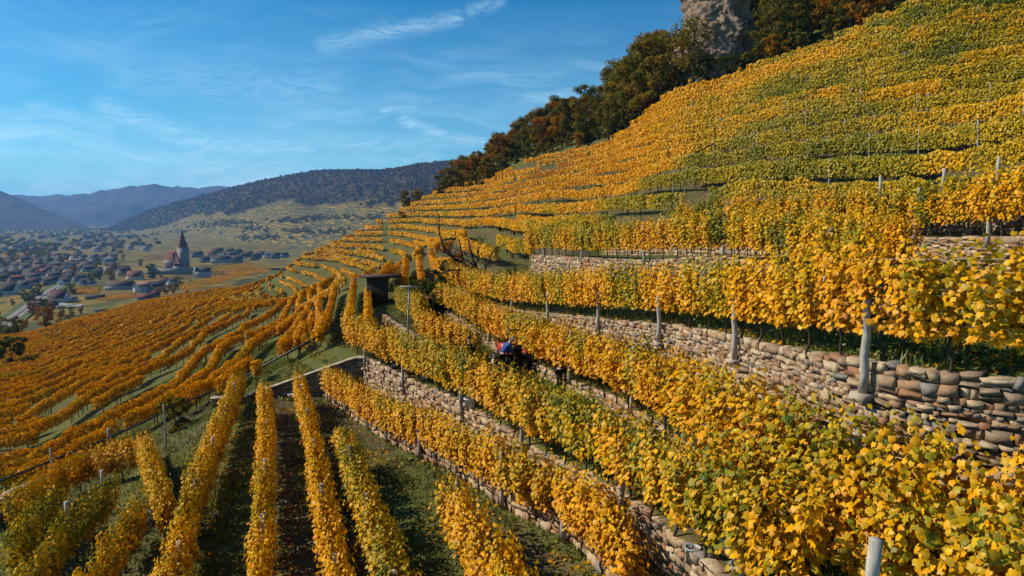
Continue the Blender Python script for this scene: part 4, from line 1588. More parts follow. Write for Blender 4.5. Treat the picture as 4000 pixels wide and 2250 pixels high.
fc_ = t_.mix(t_.map(wv_.outputs['Fac'], .25, .75, 0, .45), fc_, (.06, .07, .022, 1))
n_ = t_.noise(g_.outputs['Position'], .02, 4, .6)
fc_ = t_.mix(t_.map(n_, .52, .66, 0, .75), fc_, (.05, .055, .018, 1))
pbsdf(t_, o_, fc_, .95, .1)
M_FIELDS = m_
aa = np.linspace(-1.6, 1.6, 200)
dd = np.exp(np.linspace(math.log(230), math.log(16000), 160))
A_, D_ = np.meshgrid(aa, dd, indexing='ij')
vX, vY = A_ * D_, D_
vZ = VZ + (fbm(vX, vY, .004, 3) - .5) * 2.0
idx = np.arange(vX.size).reshape(vX.shape)
q4 = np.stack([idx[:-1, :-1], idx[1:, :-1], idx[1:, 1:], idx[:-1, 1:]], -1).reshape(-1, 4)
tag(np_obj('valley_ground', np.stack([vX, vY, vZ], -1).reshape(-1, 3), q4, M_FIELDS, smooth=True), 'flat valley floor of vineyard plots', kind='structure')

# hill material: woods above, striped vineyard terraces below (by attribute)
m_, t_, o_ = new_mat('far_hill')
g_ = t_.add('ShaderNodeNewGeometry')
sp_ = t_.add('ShaderNodeSeparateXYZ')
t_.set(sp_.inputs[0], g_.outputs['Position'])
at_ = t_.add('ShaderNodeAttribute', attribute_name='wood')
nb_ = t_.noise(g_.outputs['Position'], .012, 4, .6)
nf_ = t_.noise(g_.outputs['Position'], .06, 4, .7)
wood = t_.ramp(nf_, [(.25, (.026, .025, .014)), (.45, (.048, .036, .018)), (.6, (.070, .045, .020)), (.75, (.032, .034, .016))])
zz_ = t_.math('ADD', t_.math('MULTIPLY', sp_.outputs[2], .9), t_.math('MULTIPLY', nb_, 26.0))
st_ = t_.math('SINE', t_.math('MULTIPLY', zz_, .95))
mp_ = t_.add('ShaderNodeMapping')
t_.set(mp_.inputs[0], g_.outputs['Position'])
mp_.inputs['Scale'].default_value = (1 / 80, 1 / 150, 1 / 22)
vo_ = t_.add('ShaderNodeTexVoronoi', feature='F1')
t_.set(vo_.inputs['Vector'], mp_.outputs[0])
sc_ = t_.add('ShaderNodeSeparateColor')
t_.set(sc_.inputs[0], vo_.outputs['Color'])
pl_ = t_.ramp(sc_.outputs[0], [(0, (.25, .165, .018)), (.25, (.15, .125, .024)), (.45, (.32, .20, .016)), (.62, (.10, .10, .022)), (.8, (.20, .145, .024))], 'CONSTANT')
vy_ = t_.mix(t_.map(st_, -.2, .55, .0, .85), pl_, (.040, .048, .018, 1))
vy_ = t_.mix(t_.map(nb_, .55, .64, 0, .8), vy_, (.055, .058, .026, 1))
cc_ = t_.mix(at_.outputs['Fac'], vy_, wood)
pbsdf(t_, o_, cc_, .95, .1, nf_, .6, 6.0)
M_FHILL = m_


def far_hill(name, label, cols, wood_from, rough, nA=260, nT=110, bump=(.004, 6)):
    """cols: px -> [(d, py)...] foot to crest and over"""
    px = np.array(sorted(cols), float)
    pa = np.linspace(px[0], px[-1], nA)
    nk = len(cols[int(px[0])])
    D = np.array([[q[0] for q in cols[int(k)]] for k in px], float)
    Zc = np.array([[q[0] * pix_dir(2000, q[1])[2] / pix_dir(2000, q[1])[1] for q in cols[int(k)]] for k in px], float)
    Dg = np.stack([pchip(px, D[:, k])(pa) for k in range(nk)], 1)
    Zg = np.stack([pchip(px, Zc[:, k])(pa) for k in range(nk)], 1)
    tt = np.linspace(0, nk - 1, nT)
    Xo, Yo, Zo, Wd = [np.zeros((nA, nT)) for _ in range(4)]
    for i in range(nA):
        dd_ = np.interp(tt, np.arange(nk), Dg[i])
        zz_ = pchip(np.arange(nk), Zg[i])(tt)
        Xo[i] = (pa[i] - 2000) / F * dd_; Yo[i] = dd_; Zo[i] = zz_
        Wd[i] = tt
    n = fbm(Xo, Yo, bump[0], 5) - .5
    amp = np.clip((Zo - VZ) / 60, 0, 1) * bump[1]
    Zo = Zo + n * amp * np.clip(tt[None], 0, 1.0)
    wd = np.clip((Wd - wood_from + (fbm(Xo, Yo, .006, 3) - .5) * .9) * 9, 0, 1)
    idx = np.arange(nA * nT).reshape(nA, nT)
    q4 = np.stack([idx[:-1, :-1], idx[1:, :-1], idx[1:, 1:], idx[:-1, 1:]], -1).reshape(-1, 4)
    o = np_obj(name, np.stack([Xo, Yo, Zo], -1).reshape(-1, 3), q4, M_FHILL, smooth=True, attrs={'wood': ('POINT', 'FLOAT', wd.ravel())})
    tag(o, label, kind='structure')
    return Xo, Yo, Zo, wd


near_hill = {}
for px, foot, mid1, edge_, crest in [
        (330, (4300, 908), (4350, 907), (4400, 906), (4500, 905)), (420, (4150, 908), (4180, 906), (4200, 905), (4300, 897)), (500, (3900, 906), (3930, 905), (3950, 902), (4100, 865)),
        (560, (3700, 908), (3720, 904), (3760, 897), (4000, 840)), (700, (3100, 917), (3150, 905), (3250, 868), (3850, 795)), (800, (2800, 925), (2900, 895), (3050, 846), (3750, 770)),
        (900, (2450, 937), (2600, 895), (2800, 830), (3650, 742)), (1000, (2200, 946), (2380, 900), (2600, 815), (3500, 716)), (1150, (1900, 961), (2150, 905), (2450, 802), (3350, 690)),
        (1250, (1750, 970), (2050, 905), (2400, 812), (3250, 671)), (1400, (1600, 982), (1900, 905), (2250, 800), (3100, 668)), (1500, (1500, 990), (1820, 905), (2150, 796), (3000, 671)),
        (1600, (1400, 1000), (1750, 905), (2050, 778), (2900, 657)), (1800, (1250, 1018), (1600, 900), (1950, 750), (2800, 634)), (2300, (1100, 1040), (1450, 880), (1800, 700), (2600, 590))]:
    near_hill[px] = [foot, mid1, edge_, crest, (crest[0] * 1.25, crest[1] + 60)]
hX, hY, hZ, hW = far_hill('hill', 'wooded hill with terraced vineyards at its foot behind the village', near_hill, 2.0, 1, 300, 120, (.006, 14))
h2 = {}
for px, crest in [(-400, 800), (60, 772), (180, 764), (310, 752), (420, 742), (520, 733), (600, 735), (660, 749), (730, 742), (800, 738), (880, 736), (1000, 730), (1300, 715)]:
    h2[px] = [(6200, 884), (6500, 866 - (866 - crest) * .35), (7000, (866 + crest) / 2), (7600, crest), (9500, crest + 60)]
far_hill('far_hill', 'distant blue ridge across the valley', h2, -1, 1, 260, 90, (.0016, 240))
h3 = {}
for px, crest in [(-1500, 560), (-700, 640), (-300, 705), (0, 757), (60, 772), (110, 790), (190, 818), (260, 845), (320, 872), (370, 893), (410, 904)]:
    h3[px] = [(4400, 898), (4480, 898 - (898 - crest) * .4), (4700, 898 - (898 - crest) * .75), (5100, crest), (6300, crest + 50)]
far_hill('dark_hill', 'blue-grey wooded hill entering at the left edge', h3, -1, 1, 200, 90, (.0022, 150))

# woods on the hill behind the village: crowns as one mass
fr = np.random.default_rng(77)


def blob_mass(name, label, pts, rad, hue, cards=26, mat=None):
    n = len(pts)
    g = fr.normal(0, 1, (n, cards, 3)); g /= np.linalg.norm(g, axis=2, keepdims=True)
    g[..., 2] = np.abs(g[..., 2]) * 1.0
    c = pts[:, None] + g * rad[:, None, None] * fr.uniform(.7, 1.0, (n, cards, 1)) * (1, 1, 1.15)
    nr = g + fr.normal(0, .3, g.shape)
    t_ = fr.normal(0, 1, g.shape)
    V, T = kite_leaves(c.reshape(-1, 3), nr.reshape(-1, 3), t_.reshape(-1, 3), np.repeat(rad * 1.05, cards) * fr.uniform(.7, 1.3, n * cards))
    la = np.zeros((n * cards, 4, 4), np.float32)
    la[..., 0] = np.clip(np.repeat(hue, cards) + fr.normal(0, .05, n * cards), 0, 1)[:, None]
    la[..., 1] = np.clip(fr.normal(.5, .2, n * cards), 0, 1)[:, None]
    o = np_obj(name, V, T, mat or M_TREE, attrs={'leaf': ('POINT', 'FLOAT_COLOR', la.reshape(-1, 4))})
    tag(o, label, 'trees', kind='stuff')


M_FOREST = leaf_mat('far_forest_leaf', [(0, (.13, .062, .022)), (.4, (.105, .068, .026)), (.6, (.075, .062, .026)), (1, (.04, .048, .024))], .2, 0, .85, 1.15)
ok = np.nonzero((hW > .55).ravel())[0]
pk = fr.choice(ok, 14000)
pw = np.stack([hX.ravel()[pk], hY.ravel()[pk], hZ.ravel()[pk]], 1) + fr.normal(0, 1, (14000, 3)) * (9, 14, .5)
blob_mass('forest', 'autumn woods covering the hill behind the village', pw, fr.uniform(4.5, 8.5, 14000), np.clip(.48 + .5 * (fbm(pw[:, 0], pw[:, 1], .004, 3) - .5) + fr.normal(0, .05, 14000), 0, 1), 8, M_FOREST)
# hedges and copses on the terraced lower slope and the valley floor
hp, hr = [], []
for px, py0, wpx, n in [(830, 880, 90, 60), (900, 868, 120, 70), (1010, 895, 60, 30), (1130, 862, 90, 60), (1235, 850, 70, 40), (1020, 930, 110, 50), (1180, 905, 60, 40), (1400, 850, 160, 60), (700, 905, 80, 30), (1330, 905, 90, 30)]:
    for _ in range(n):
        qx = px + fr.normal(0, wpx * .5); qy = py0 + fr.normal(0, 5)
        col_ = np.argmin(np.abs((hX[:, 0] / hY[:, 0]) * F + 2000 - qx))
        zp = np.array([850 - 2667 * (hZ[col_, j] / hY[col_, j]) for j in range(hX.shape[1])])
        j = np.argmin(np.abs(zp[:85] - qy))
        hp.append((hX[col_, j], hY[col_, j], hZ[col_, j])); hr.append(fr.uniform(3.5, 7))
for _ in range(1500):
    py = 892 + 130 * fr.random() ** 1.9
    px = fr.uniform(-250, 620 if py < 960 else 480)
    if fbm(px * .012, py * .05, 1, 2) < .47: continue
    d = dist_at(py)
    hp.append(((px - 2000) / F * d, d, VZ + 1)); hr.append(fr.uniform(3, 6.5) * (1 + .3 * (d > 1800)))
hp = np.array(hp)
blob_mass('hedgerow', 'dark trees and hedges scattered over the far valley', hp, np.array(hr), np.clip(fr.normal(.62, .2, len(hp)), 0, 1), 16)

# ------------------------------------------------------------------ village
def box(x0, x1, y0, y1, z0, z1):
    v = np.array([(x, y, z) for z in (z0, z1) for x, y in ((x0, y0), (x1, y0), (x1, y1), (x0, y1))], float)
    f = np.array([(3, 2, 1, 0), (4, 5, 6, 7), (0, 1, 5, 4), (1, 2, 6, 5), (2, 3, 7, 6), (3, 0, 4, 7)])
    return v, f


def prism(poly, y0, y1):
    """poly in x,z pushed along y"""
    n = len(poly)
    v = np.array([(x, y0, z) for x, z in poly] + [(x, y1, z) for x, z in poly], float)
    q = np.array([(i, (i + 1) % n, (i + 1) % n + n, i + n) for i in range(n)])
    return v, q, list(range(n))[::-1], list(range(n, 2 * n))


WALLM = {k: simple_mat('plaster_' + k, c, .9, .10, .35, .15, .05) for k, c in dict(white=(.62, .60, .56), cream=(.50, .43, .31), grey=(.24, .24, .24), pink=(.42, .30, .24), blue=(.34, .38, .43), green=(.26, .30, .24), stone=(.25, .225, .20)).items()}
ROOFM = {k: simple_mat('tiles_' + k, c, .85, .28, .5, .15, .2) for k, c in dict(dark=(.045, .040, .042), brown=(.072, .050, .042), red=(.13, .042, .032), pale=(.26, .15, .11), grey=(.12, .12, .125), maroon=(.075, .034, .034)).items()}
M_PANE = simple_mat('window_pane', (.03, .035, .045), .25, .2, 1, .5, 0)
M_FRAME = simple_mat('window_frame', (.6, .58, .54), .7, .1, 1, .2, 0)
M_ASPH = simple_mat('asphalt', (.11, .11, .115), .95, .2, .2, .1, .1)
M_YARD = simple_mat('yard_gravel', (.30, .29, .27), .95, .12, .1, .1, .1)


def gable_mesh(L, Wd, H, rise):
    """wall body with gables at +-x, ridge along x"""
    v = np.array([(-L / 2, -Wd / 2, 0), (L / 2, -Wd / 2, 0), (L / 2, Wd / 2, 0), (-L / 2, Wd / 2, 0), (-L / 2, -Wd / 2, H), (L / 2, -Wd / 2, H), (L / 2, Wd / 2, H), (-L / 2, Wd / 2, H),
                  (-L / 2, 0, H + rise), (L / 2, 0, H + rise)], float)
    q = np.array([(0, 1, 5, 4), (2, 3, 7, 6), (3, 2, 1, 0), (1, 2, 6, 5), (3, 0, 4, 7)])
    t = np.array([(5, 6, 9), (7, 4, 8)])
    return v, [q, t]


def roof_mesh(L, Wd, H, rise, ov=.5, th=.28):
    sl = rise / (Wd / 2)
    parts = []
    for s in (-1, 1):
        y1 = s * (Wd / 2 + ov)
        z1 = H - sl * ov
        v = np.array([(-L / 2 - ov, 0, H + rise + .02), (L / 2 + ov, 0, H + rise + .02), (L / 2 + ov, y1, z1 + .02), (-L / 2 - ov, y1, z1 + .02)])
        v = np.concatenate([v, v + (0, 0, th)])
        f = np.array([(3, 2, 1, 0), (4, 5, 6, 7), (0, 1, 5, 4), (1, 2, 6, 5), (2, 3, 7, 6), (3, 0, 4, 7)])
        parts.append((v, f if s < 0 else f[:, ::-1]))
    return join([(v, [f]) for v, f in parts])


def house(px, py, L, Wd, H, rise, rz, wall, roof, label, group=None, wins=2, chim=True, z=None, d=None, name='house', floors=1):
    if d is None:
        d = dist_at(py, VZ if z is None else z)
    x = (px - 2000) / F * d
    zz = VZ if z is None else z
    o = empty(name, (x, d, zz), rz)
    tag(o, label, 'house', group)
    v, f = gable_mesh(L, Wd, H, rise); v[:4, 2] -= 1.5
    np_obj('wall', v, f, WALLM[wall], o)
    v, f = roof_mesh(L, Wd, H, rise)
    rf = np_obj('roof', v, f, ROOFM[roof], o)
    if chim:
        cx = random.uniform(-.3, .3) * L
        v, f = box(cx - .4, cx + .4, .3, 1.1, H + rise * .5, H + rise + 1.1)
        np_obj('chimney', v, [f], WALLM['grey'], rf)
    for k in range(wins):
        for fl in range(floors):
            wx = -L / 2 + L * (k + .5) / wins
            zb = 1.0 + fl * 2.8
            if zb + 1.4 > H: continue
            wf = np_obj('window', *[q if i == 0 else [q] for i, q in enumerate(box(wx - .62, wx + .62, -Wd / 2 - .06, -Wd / 2 + .05, zb - .1, zb + 1.5))], M_FRAME, o)
            np_obj('pane', *[q if i == 0 else [q] for i, q in enumerate(box(wx - .5, wx + .5, -Wd / 2 - .09, -Wd / 2 + .02, zb, zb + 1.4))], M_PANE, wf)
    if wins:
        wf = np_obj('window', *[q if i == 0 else [q] for i, q in enumerate(box(L / 2 - .05, L / 2 + .06, -.6, .6, H - .4, H + 1.0))], M_FRAME, o)
        np_obj('pane', *[q if i == 0 else [q] for i, q in enumerate(box(L / 2 - .02, L / 2 + .09, -.48, .48, H - .3, H + .9))], M_PANE, wf)
    return o


# named houses, read off the photograph
house(220, 1182, 13, 11, 5.0, 7.0, R(6), 'white', 'maroon', 'large dark maroon-roofed house beside the railway and gravel yard', wins=3)
house(180, 1200, 9, 9, 2.6, 4.2, R(70), 'cream', 'dark', 'small dark gabled barn in front of the gravel yard', wins=0)
house(270, 1176, 8, 5, 2.6, 1.2, R(4), 'white', 'grey', 'white garage next to the maroon-roofed house', wins=2, chim=False)
house(325, 1118, 15, 9, 4.6, 4.5, R(82), 'blue', 'dark', 'pale blue gabled house above the small vineyard', wins=2)
house(305, 1102, 14, 10, 5.2, 5.0, R(80), 'green', 'dark', 'greenish gabled house behind the pale blue house', wins=2)
house(345, 1119, 10, 7, 3.6, 2.5, R(5), 'white', 'dark', 'low white annex of the pale blue house', wins=2)
house(462, 1132, 28, 10, 5.0, 5.0, R(4), 'blue', 'brown', 'long pale building with a row of windows and brown roof', wins=7)
house(522, 1092, 17, 11, 4.6, 6.5, R(3), 'white', 'red', 'broad bright red-roofed house above the sunlit houses', wins=3)
house(480, 1078, 15, 13, 6.0, 8.0, R(76), 'pink', 'dark', 'tall dark-gabled house with reddish sides left of the red roof', wins=2, floors=2)
house(548, 1142, 14, 10, 6.5, 4.5, R(70), 'white', 'pale', 'sunlit white house with a pinkish roof', wins=2, floors=2)
house(603, 1138, 14, 10, 6.0, 5.0, R(66), 'cream', 'dark', 'sunlit cream house right of the pink-roofed house', wins=2, floors=2)
house(640, 1115, 10, 9, 4.4, 4.6, R(10), 'grey', 'maroon', 'maroon-roofed house behind the cream house', wins=1)
house(665, 1120, 9, 8, 6.0, 4.0, R(74), 'white', 'brown', 'narrow white house with a brown roof right of the cream house', wins=1)
house(560, 1172, 14, 9, 2.8, 3.6, R(18), 'stone', 'red', 'low red-roofed shed behind the golden rows', wins=0)
house(592, 1162, 8, 7, 2.8, 3.0, R(75), 'stone', 'maroon', 'small maroon-roofed outhouse next to the red shed', wins=0)
house(360, 1170, 16, 6, 2.8, 1.6, R(32), 'stone', 'dark', 'long dark shed slanting behind the gravel yard', wins=0, chim=False)
house(15, 1150, 18, 12, 4.5, 7.0, R(8), 'white', 'dark', 'big dark-roofed house cut by the left edge', wins=2)
house(85, 1128, 12, 9, 4.4, 4.5, R(5), 'blue', 'dark', 'light blue-walled house with dark roof left of the railway', wins=2)
house(380, 1222, 6, 5, 1.6, .5, R(8), 'stone', 'dark', 'small dark hut at the edge of the golden slope', wins=0, chim=False, z=-62)
house(35, 1360, 8, 5, 1.2, 1.6, R(20), 'stone', 'dark', 'dark roof of a hut at the left edge among the bushes', wins=0, chim=False, z=-42)
house(420, 1028, 18, 12, 4.5, 5, R(70), 'white', 'grey', 'pale blue-white gabled hall among the brown trees', wins=2)
# crowded village, left of the church
vr = np.random.default_rng(21)
spots = []
tries = 0
while len(spots) < 74 and tries < 4000:
    tries += 1
    py = vr.uniform(1006, 1122); px = vr.uniform(-60, 470)
    if py > 1085 and px > 265: continue
    if abs(px - (30 + (1240 - py) * 1.95)) < 22: continue          # railway
    d = dist_at(py)
    q = np.array([(px - 2000) / F * d, d])
    if any(np.hypot(*(q - s)) < 16 for s in spots): continue
    spots.append(q)
    wl_ = vr.choice(['white', 'cream', 'grey', 'pink', 'blue', 'stone', 'white'])
    rf_ = vr.choice(['dark', 'dark', 'brown', 'maroon', 'red', 'grey', 'brown', 'pale'], p=[.30, .2, .14, .10, .05, .14, .05, .02])
    band_ = 'far' if py < 1035 else 'middle' if py < 1075 else 'near'
    side_ = 'by the left edge' if px < 130 else 'in mid village' if px < 310 else 'left of the church'
    house(px, py, vr.uniform(10, 17), vr.uniform(8, 11), vr.uniform(3.8, 6.2), vr.uniform(3.6, 5.6), R(vr.choice([4, 78, 20, 62, -15]) + vr.normal(0, 6)), wl_, rf_,
          oL('%s-walled house with %s roof, %s rows %s' % (wl_, {'dark': 'near-black', 'pale': 'pale pink'}.get(rf_, rf_), band_, side_)), 'village houses', wins=2 if py > 1040 else 1)
# houses right of the church
sp2 = [(800, 1022, 16, 78, 'grey', 'dark'), (770, 1002, 20, 60, 'grey', 'brown'), (830, 1000, 18, 10, 'white', 'red'), (850, 985, 22, 5, 'stone', 'maroon'), (862, 1024, 30, 3, 'blue', 'dark'),
       (822, 1014, 9, 75, 'cream', 'brown'), (880, 1002, 14, 70, 'white', 'brown'), (905, 1006, 17, 12, 'white', 'dark'), (925, 1022, 16, 5, 'grey', 'dark'), (948, 1008, 13, 80, 'white', 'dark'),
       (970, 1003, 15, 15, 'grey', 'brown'), (995, 1012, 16, 72, 'stone', 'dark'), (1020, 1003, 15, 5, 'grey', 'dark'), (1045, 1006, 13, 70, 'white', 'grey'), (1075, 1008, 15, 10, 'grey', 'dark'),
       (1110, 1004, 14, 65, 'blue', 'dark'), (895, 990, 15, 20, 'grey', 'brown'), (930, 992, 15, 60, 'grey', 'dark')]
for i, (px, py, L, rz, wl_, rf_) in enumerate(sp2):
    house(px, py, L, 10, 5.0 if i % 3 else 4.0, 5.2, R(rz), wl_, rf_, '%s house with %s roof, %s from the church in the right-hand hamlet' % (wl_, {'dark': 'near-black'}.get(rf_, rf_), ordinal(i + 1)),
          'hamlet right of the church', wins=3, z=-71, d=dist_at(py, -71))
# chapel-like white tower house
o = house(790, 1080, 16, 8, 6.5, 4.0, R(8), 'blue', 'dark', 'small building with a bright white narrow tower front below the church', wins=2, z=-70, d=dist_at(1080, -70), chim=False)
v, f = box(-9.6, -7.6, -3, 2, -1, 11.5)
np_obj('tower_front', v, [f], WALLM['white'], o)
# far scatter of houses
n = 0
while n < 46:
    py = 925 + 78 * vr.random(); px = vr.uniform(-80, 580)
    if px > 330 and py > 985: continue
    n += 1
    rf_ = vr.choice(['dark', 'brown', 'grey'])
    house(px, py, vr.uniform(12, 20), 11, 6, 5, R(vr.choice([5, 75]) + vr.normal(0, 8)), vr.choice(['white', 'white', 'grey']), rf_,
          oL('tiny distant house with %s roof in the far valley' % rf_), 'tiny distant houses (%s roofs)' % rf_, wins=0, chim=False)
# small white chapel hut on the far slope
house(866, 912, 9, 7, 4, 3, R(20), 'white', 'grey', 'tiny white hut on the terraced far slope', wins=0, chim=False, z=-52, d=dist_at(912, -52))

# parish church on its walled mound
CD = 957.0
cx0 = (715 - 2000) / F * CD
CZ = -69.8
ch = empty('church', (cx0, CD, CZ), R(-8))
tag(ch, 'old stone church with a tall red pointed spire and steep red roofs', 'church')
tw = 5.6
v, f = box(-tw, tw, -tw, tw, -4, 28)
tower = np_obj('tower', v, [f], WALLM['stone'], ch)
v, f = box(-tw - .35, tw + .35, -tw - .35, tw + .35, 27.6, 28.3)
np_obj('cornice', v, [f], WALLM['stone'], tower)
n8 = np.arange(8) * math.pi / 4 + math.pi / 8
ring = lambda r_, z_: np.stack([r_ * np.cos(n8), r_ * np.sin(n8), np.full(8, z_)], 1)
v = np.concatenate([ring(6.9, 28.3), ring(5.2, 33.5), ring(2.6, 42.5), ring(.15, 51.5)])
i0 = np.arange(3)[:, None] * 8 + np.arange(8); i1 = np.arange(3)[:, None] * 8 + (np.arange(8) + 1) % 8
fq = np.stack([i0, i1, i1 + 8, i0 + 8], -1).reshape(-1, 4)
spire = np_obj('spire', v, [fq], ROOFM['red'], ch)
v, f = tube([(0, 0, 51), (0, 0, 53.6)], .12, 5); np_obj('finial', v, fixq(f), M_PIPE, spire)
for sx, sy, rz in ((0, -1, 0), (1, 0, 90), (-1, 0, -90), (0, 1, 180)):
    v, f = gable_mesh(3.0, 3.4, 3.2, 3.4)
    dm = np_obj('dormer', v, f, WALLM['stone'], spire)
    dm.location = (sx * 4.9, sy * 4.9, 28.3); dm.rotation_euler = (0, 0, R(rz) + R(90))
    v, f = roof_mesh(3.0, 3.4, 3.2, 3.4, .25, .15)
    dr = np_obj('dormer_roof', v, f, ROOFM['red'], spire); dr.location = dm.location; dr.rotation_euler = dm.rotation_euler
for wx, wz, wh in ((0, 18, 3.6), (0, 9, 2.2)):
    v, f = box(wx - .6, wx + .6, -tw - .12, -tw + .1, wz, wz + wh); np_obj('window', v, [f], M_PANE, ch)
    v, f = box(-tw - .12, -tw + .1, wx - .6, wx + .6, wz, wz + wh); np_obj('window', v, [f], M_PANE, ch)
# choir: long steep roof running to the left, hipped sunlit end
v, f = gable_mesh(24, 11, 11, 11.5); v[:, 0] -= 14; v[:4, 2] -= 4; v[8, 0] += 4.5
np_obj('choir_wall', v, f, WALLM['stone'], ch)
L_, W_, H_, r_ = 25.2, 12.4, 10.6, 12.1
v = np.array([(-L_ / 2 - 14, -W_ / 2, H_), (L_ / 2 - 14, -W_ / 2, H_), (L_ / 2 - 14, W_ / 2, H_), (-L_ / 2 - 14, W_ / 2, H_), (-L_ / 2 - 9, 0, H_ + r_), (L_ / 2 - 14, 0, H_ + r_)])
np_obj('choir_roof', v, [np.array([(0, 1, 5, 4), (2, 3, 4, 5)]), np.array([(3, 0, 4), (1, 2, 5)])], ROOFM['red'], ch)
for k in range(4):
    x_ = -24 + 5.2 * k
    v, f = box(x_ - .55, x_ + .55, -5.75, -5.4, 2.5, 8.5); np_obj('window', v, [f], M_PANE, ch)
    v, f = box(x_ + 1.9, x_ + 2.9, -7.0, -5.4, -3, 7.5); np_obj('buttress', v, [f], WALLM['stone'], ch)
v, f = box(-27.2, -25.6, -4, 4, -3, 10.5); np_obj('apse', v, [f], WALLM['cream'], ch)
# nave: lower aisle with a roof sloping down in front of the tower
v = np.array([(-14, -5.4, 20.5), (-6.5, -5.4, 23.4), (4.4, -12, 2.5), (-9, -12, 2.5)])
v = np.concatenate([v, v + (0, 0, .5)])
np_obj('aisle_roof', v, [np.array([(3, 2, 1, 0), (4, 5, 6, 7), (0, 1, 5, 4), (1, 2, 6, 5), (2, 3, 7, 6), (3, 0, 4, 7)])], ROOFM['maroon'], ch)
v, f = box(-9, 4.2, -11.8, -5.3, -4, 2.4); np_obj('aisle_wall', v, [f], WALLM['stone'], ch)
# fortification wall
fw = empty('church_wall', (cx0 - 4, 936, -77))
tag(fw, 'dark fortified wall with a round corner tower below the church', 'wall', kind='thing')
v, f = box(-27, 24, -1, 1, 0, 7.5); np_obj('curtain_wall', v, [f], WALLM['stone'], fw)
for i in range(12):
    v, f = box(-26 + i * 4.2, -24 + i * 4.2, -1.05, .95, 7.5, 8.4); np_obj('merlon', v, [f], WALLM['stone'], fw)
v, f = tube([(-29, 0, -1), (-29, 0, 9.5)], 4.4, 14); np_obj('corner_tower', v, fixq(f), WALLM['stone'], fw)
# mound
mx, my = np.meshgrid(np.linspace(-48, 48, 30), np.linspace(-26, 40, 24), indexing='ij')
mz = 8.6 * np.clip(1.35 - np.hypot(mx / 44, (my - 8) / 34), 0, 1) ** .6
mz = np.where(my < -19.5, np.minimum(mz, 1.0), mz)
idx = np.arange(mx.size).reshape(mx.shape)
q4 = np.stack([idx[:-1, :-1], idx[1:, :-1], idx[1:, 1:], idx[:-1, 1:]], -1).reshape(-1, 4)
tag(np_obj('church_hill_ground', np.stack([mx + cx0 - 4, my + CD, np.minimum(mz, 8.1) + VZ - .3], -1).reshape(-1, 3), q4, M_GROUND, smooth=True, attrs={'soil': ('POINT', 'FLOAT', np.zeros(mx.size))}), 'grassy mound carrying the church', kind='structure')
hx, hy = np.meshgrid(np.linspace(-80, 150, 30), np.linspace(-70, 160, 30), indexing='ij')
hz_ = 7.6 * np.clip(1.4 - np.hypot((hx - 35) / 100, (hy - 40) / 95), 0, 1) ** .7
idx = np.arange(hx.size).reshape(hx.shape)
q4 = np.stack([idx[:-1, :-1], idx[1:, :-1], idx[1:, 1:], idx[:-1, 1:]], -1).reshape(-1, 4)
tag(np_obj('hamlet_ground', np.stack([hx - 400, hy + 1090, np.minimum(hz_, 7.2) + VZ - .3], -1).reshape(-1, 3), q4, M_FIELDS, smooth=True), 'gentle rise under the hamlet', kind='structure')


# railway / road, gravel yard
def ribbon(name, pix, width, mat, label, z=VZ + .35, lift=0.0):
    pts = np.array([[(a - 2000) / F * dist_at(b, z), dist_at(b, z)] for a, b in pix])
    s = np.concatenate([[0], np.cumsum(np.linalg.norm(np.diff(pts, axis=0), axis=1))])
    q = np.linspace(0, s[-1], 60)
    c = np.stack([np.interp(q, s, pts[:, k]) for k in range(2)], 1)
    t = np.gradient(c, axis=0); t /= np.linalg.norm(t, axis=1, keepdims=True)
    nrm = np.stack([-t[:, 1], t[:, 0]], 1)
    a, b = c + nrm * width / 2, c - nrm * width / 2
    zz = np.full(len(q), z + lift)
    v = np.concatenate([np.column_stack([a, zz]), np.column_stack([b, zz])])
    n_ = len(q); i = np.arange(n_ - 1)
    o = np_obj(name, v, np.stack([i, i + n_, i + n_ + 1, i + 1], 1), mat)
    tag(o, label, kind='structure')


RD = [(-30, 1290), (30, 1242), (120, 1180), (200, 1128), (260, 1100), (330, 1075)]
M_VERGE = simple_mat('verge_grass', (.085, .11, .03), .95, .3, .05, .1, .1)
ribbon('railway_verge_path', RD, 20, M_VERGE, 'grass verge along the railway', VZ + 1.1)
ribbon('railway_bed', RD, 9, simple_mat('ballast', (.24, .215, .20), .95, .15, .2, .1, .1), 'pale railway track bed running into the village', VZ + 1.25)
for off in (-1.6, -.1, 1.4, 2.9):
    ribbon('rail_track', [(a + off * .9, b) for a, b in RD], .35, M_ASPH, 'dark rail line on the track bed', VZ + 1.4)
ribbon('yard_ground', [(190, 1186), (250, 1195), (308, 1192)], 17, M_YARD, 'pale gravel yard beside the maroon-roofed house', VZ + 1.2)
ribbon('far_road', [(440, 1000), (452, 985), (446, 972), (435, 962)], 9, M_ASPH, 'grey road curving across the far fields', VZ + 1.0)
ribbon('lane_path', [(560, 1008), (640, 1000), (760, 992), (900, 975)], 4, M_YARD, 'pale farm lane behind the church', VZ + 1.0)

# village trees
def floor_tree(px, py, h, tn, lab, grp=None, z=VZ):
    d = dist_at(py, z)
    tree(((px - 2000) / F * d, d, z), h, tn, lab, grp)


